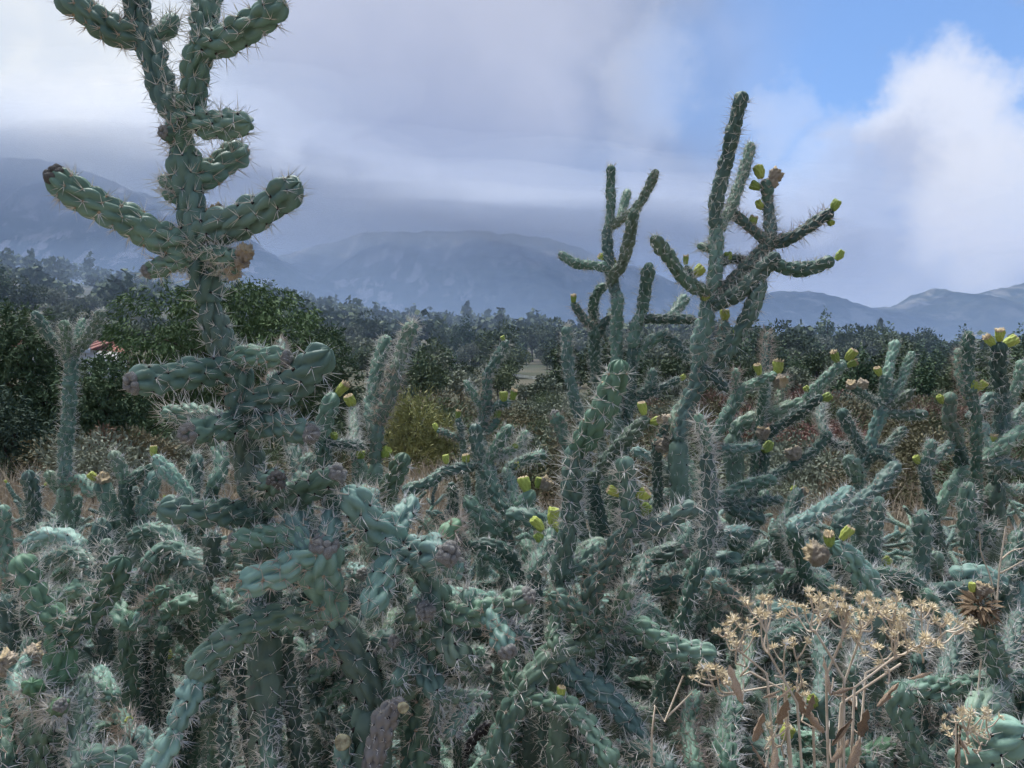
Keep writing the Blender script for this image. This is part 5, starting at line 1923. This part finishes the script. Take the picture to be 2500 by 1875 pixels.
flower_plant('dried plant with clusters of starry straw-coloured flower heads and curled brown leaves', 0.70, 2030,
             [[(1895, 1890), (1860, 1760), (1815, 1660), (1800, 1585)], [(1935, 1890), (1885, 1760), (1830, 1640)], [(1960, 1890), (1900, 1700), (1880, 1600)],
              [(2022, 1890), (2030, 1720), (2045, 1620), (2065, 1540)], [(2050, 1890), (2090, 1700), (2110, 1600), (2105, 1540)], [(2075, 1890), (2130, 1730), (2190, 1600)],
              [(2090, 1890), (2180, 1700), (2255, 1610), (2280, 1560)], [(2060, 1890), (2060, 1700), (2010, 1610), (1990, 1540)], [(2040, 1890), (2120, 1660), (2200, 1620)],
              [(1990, 1890), (1955, 1760), (1945, 1690)], [(1930, 1890), (1900, 1800), (1800, 1690)]],
             [(1760, 1530, 5), (1795, 1548, 5), (1825, 1505, 4), (1850, 1478, 4), (1868, 1512, 4), (1815, 1572, 4), (1882, 1468, 3), (1735, 1630, 5), (1755, 1650, 4), (1722, 1655, 3),
              (1935, 1480, 5), (1985, 1462, 5), (2010, 1490, 5), (1970, 1502, 4), (2045, 1455, 5), (2070, 1480, 5), (2108, 1448, 5), (2060, 1505, 5), (2100, 1510, 6), (2085, 1540, 5), (2130, 1482, 5),
              (2155, 1468, 4), (2180, 1475, 4), (2182, 1515, 5), (2215, 1520, 5), (2240, 1550, 5), (2250, 1572, 4), (2192, 1540, 4), (2240, 1483, 4), (2262, 1492, 3), (2300, 1505, 4), (2345, 1530, 4), (2320, 1520, 3),
              (1945, 1568, 3), (1920, 1590, 2), (1945, 1645, 2), (2175, 1612, 2), (2150, 1588, 2), (1890, 1775, 3), (1905, 1800, 3), (1970, 1688, 3)],
             [(2028, 1655, 85, .0), (1803, 1672, 90, -.25), (1945, 1712, 80, -.5), (1910, 1690, 45, .6), (2160, 1690, 80, .5), (2075, 1710, 60, -.7), (1985, 1765, 75, -.8), (2060, 1790, 80, .7), (2045, 1830, 70, .6),
              (1845, 1770, 90, .1), (1860, 1850, 70, -.4), (1885, 1870, 80, .1), (2110, 1760, 90, .1), (2075, 1850, 90, .05), (1975, 1720, 60, .2), (1820, 1640, 40, .9), (2250, 1650, 55, 1.1), (1880, 1690, 45, .8), (2060, 1690, 60, 1.3), (1905, 1730, 90, .05)], 3)
flower_plant('small dried plant with a few straw flower heads low before the stout dark cholla', 0.68, 2340,
             [[(2335, 1890), (2352, 1810), (2370, 1790)], [(2340, 1900), (2345, 1830), (2345, 1790)], [(2338, 1900), (2375, 1830), (2400, 1800)]],
             [(2338, 1740, 5), (2360, 1762, 5), (2412, 1755, 4), (2388, 1775, 3), (2350, 1800, 4), (2400, 1798, 4)],
             [(2345, 1850, 70, .2), (2360, 1820, 50, -.3)], 9)


def stalk(label, D, pl, forks=()):
    pts = [Vector((px_x(pl[0][0], D), D, 0))] + [P(x, y, D) for x, y in pl]
    v, f = tube(pts, 0.0022, 0.0010, 5, 24)
    parts = [(v, f)]
    for fk in forks:
        parts.append(tube([P(x, y, D + dz) for x, y, dz in fk], 0.0012, 0.0005, 5, 8))
    v, f = merge(parts)
    tag(link('dry_stalk', mesh_np('dry_stalk', v, [f], [M['drystem']])), label, 'stalk')


stalk('forked bare pale twig standing above the withered brown flower mop', 0.9, [(2435, 1890), (2440, 1600), (2430, 1460), (2445, 1365), (2456, 1285)],
      [[(2430, 1462, 0), (2415, 1400, -.01), (2395, 1350, -.01), (2392, 1300, -.02)], [(2445, 1365, 0), (2470, 1345, .01), (2498, 1338, .02)], [(2442, 1400, 0), (2470, 1385, -.01), (2505, 1365, -.02)]])
stalk('thin leaning grass stalk beside the drooping spiny stems', 0.78, [(1590, 1900), (1610, 1800), (1640, 1720), (1668, 1650)], [[(1628, 1750, 0), (1650, 1730, 0), (1690, 1690, 0)]])
stalk('straight pale stalk rising before the dark stem of the withered mop', 0.8, [(2380, 1890), (2384, 1720), (2396, 1610)])

# ------------------------------------------------------------------ air: haze and the cloud lying on the mountains

def volume_mat(name, color, density, aniso=0.0):
    m = bpy.data.materials.new(name)
    m.use_nodes = True
    t = NT(m.node_tree)
    t.n.clear()
    out = t.node('ShaderNodeOutputMaterial')
    pv = t.node('ShaderNodeVolumePrincipled')
    pv.inputs['Color'].default_value = (*color, 1)
    pv.inputs['Density'].default_value = density
    pv.inputs['Anisotropy'].default_value = aniso
    t.link(pv.outputs[0], out.inputs['Volume'])
    return m


v, f = box((0, 0, 500), (10400, 10400, 1024))
tag(link('haze', mesh_np('haze', v, [f], [volume_mat('haze_air', (0.27, 0.45, 0.88), 1.0e-4, 0.0)], smooth=False)), 'thin bluish haze filling the air of the whole valley', 'haze', kind='stuff')


def mist(label, c, s, dens, seed, lump=0.3, col=(0.90, 0.94, 1.0)):
    nu, nv = 48, 24
    V = []
    for j in range(nv + 1):
        t_ = math.pi * j / nv
        for i in range(nu):
            p_ = 2 * math.pi * i / nu
            d = Vector((math.sin(t_) * math.cos(p_), math.sin(t_) * math.sin(p_), math.cos(t_)))
            k = 1 + lump * mnoise.fractal(d * 1.7 + Vector((seed, 0, 0)), 1.0, 2.0, 4)
            V.append((c[0] + d.x * s[0] * k, c[1] + d.y * s[1] * k, max(-8.0, c[2] + d.z * s[2] * k)))
    f = np.array([(j * nu + i, (j + 1) * nu + i, (j + 1) * nu + (i + 1) % nu, j * nu + (i + 1) % nu) for j in range(nv) for i in range(nu)])
    tag(link('cloud_bank', mesh_np('cloud_bank', V, [f], [volume_mat('cloud_' + str(seed), col, dens, 0.42 if lump > .1 else 0.1)])), label, 'cloud', kind='stuff')


def bank(label, c, s, dens, seed):
    for k, q in enumerate((1.5, 1.1, 0.75, 0.42)):
        mist(label, c, (s[0] * (0.5 + q * .5), s[1] * (0.6 + q * .4), s[2] * q), dens * (.14, .24, .3, .32)[k], seed + k * 0.13)


bank('low grey cloud swallowing the crest of the middle mountain', (-100, 2350, 460), (1300, 420, 150), 2.3e-3, 3)
bank('grey cloud wrapping the top of the rocky left mountain', (-1250, 1800, 500), (950, 380, 150), 3.0e-3, 5)
mist('thin valley mist lying before the mountains', (0, 1250, 30), (2600, 900, 120), 1.0e-4, 8, 0.05, (0.40, 0.58, 0.95))
mist('pale mist among the trees of the wooded slope', (0, 190, 3), (330, 145, 20), 2.1e-3, 9, 0.05, (0.52, 0.68, 0.95))
mist('pale mist on the higher left shoulder of the wooded slope', (-110, 165, 14), (120, 100, 30), 2.0e-3, 10, 0.05, (0.52, 0.68, 0.95))
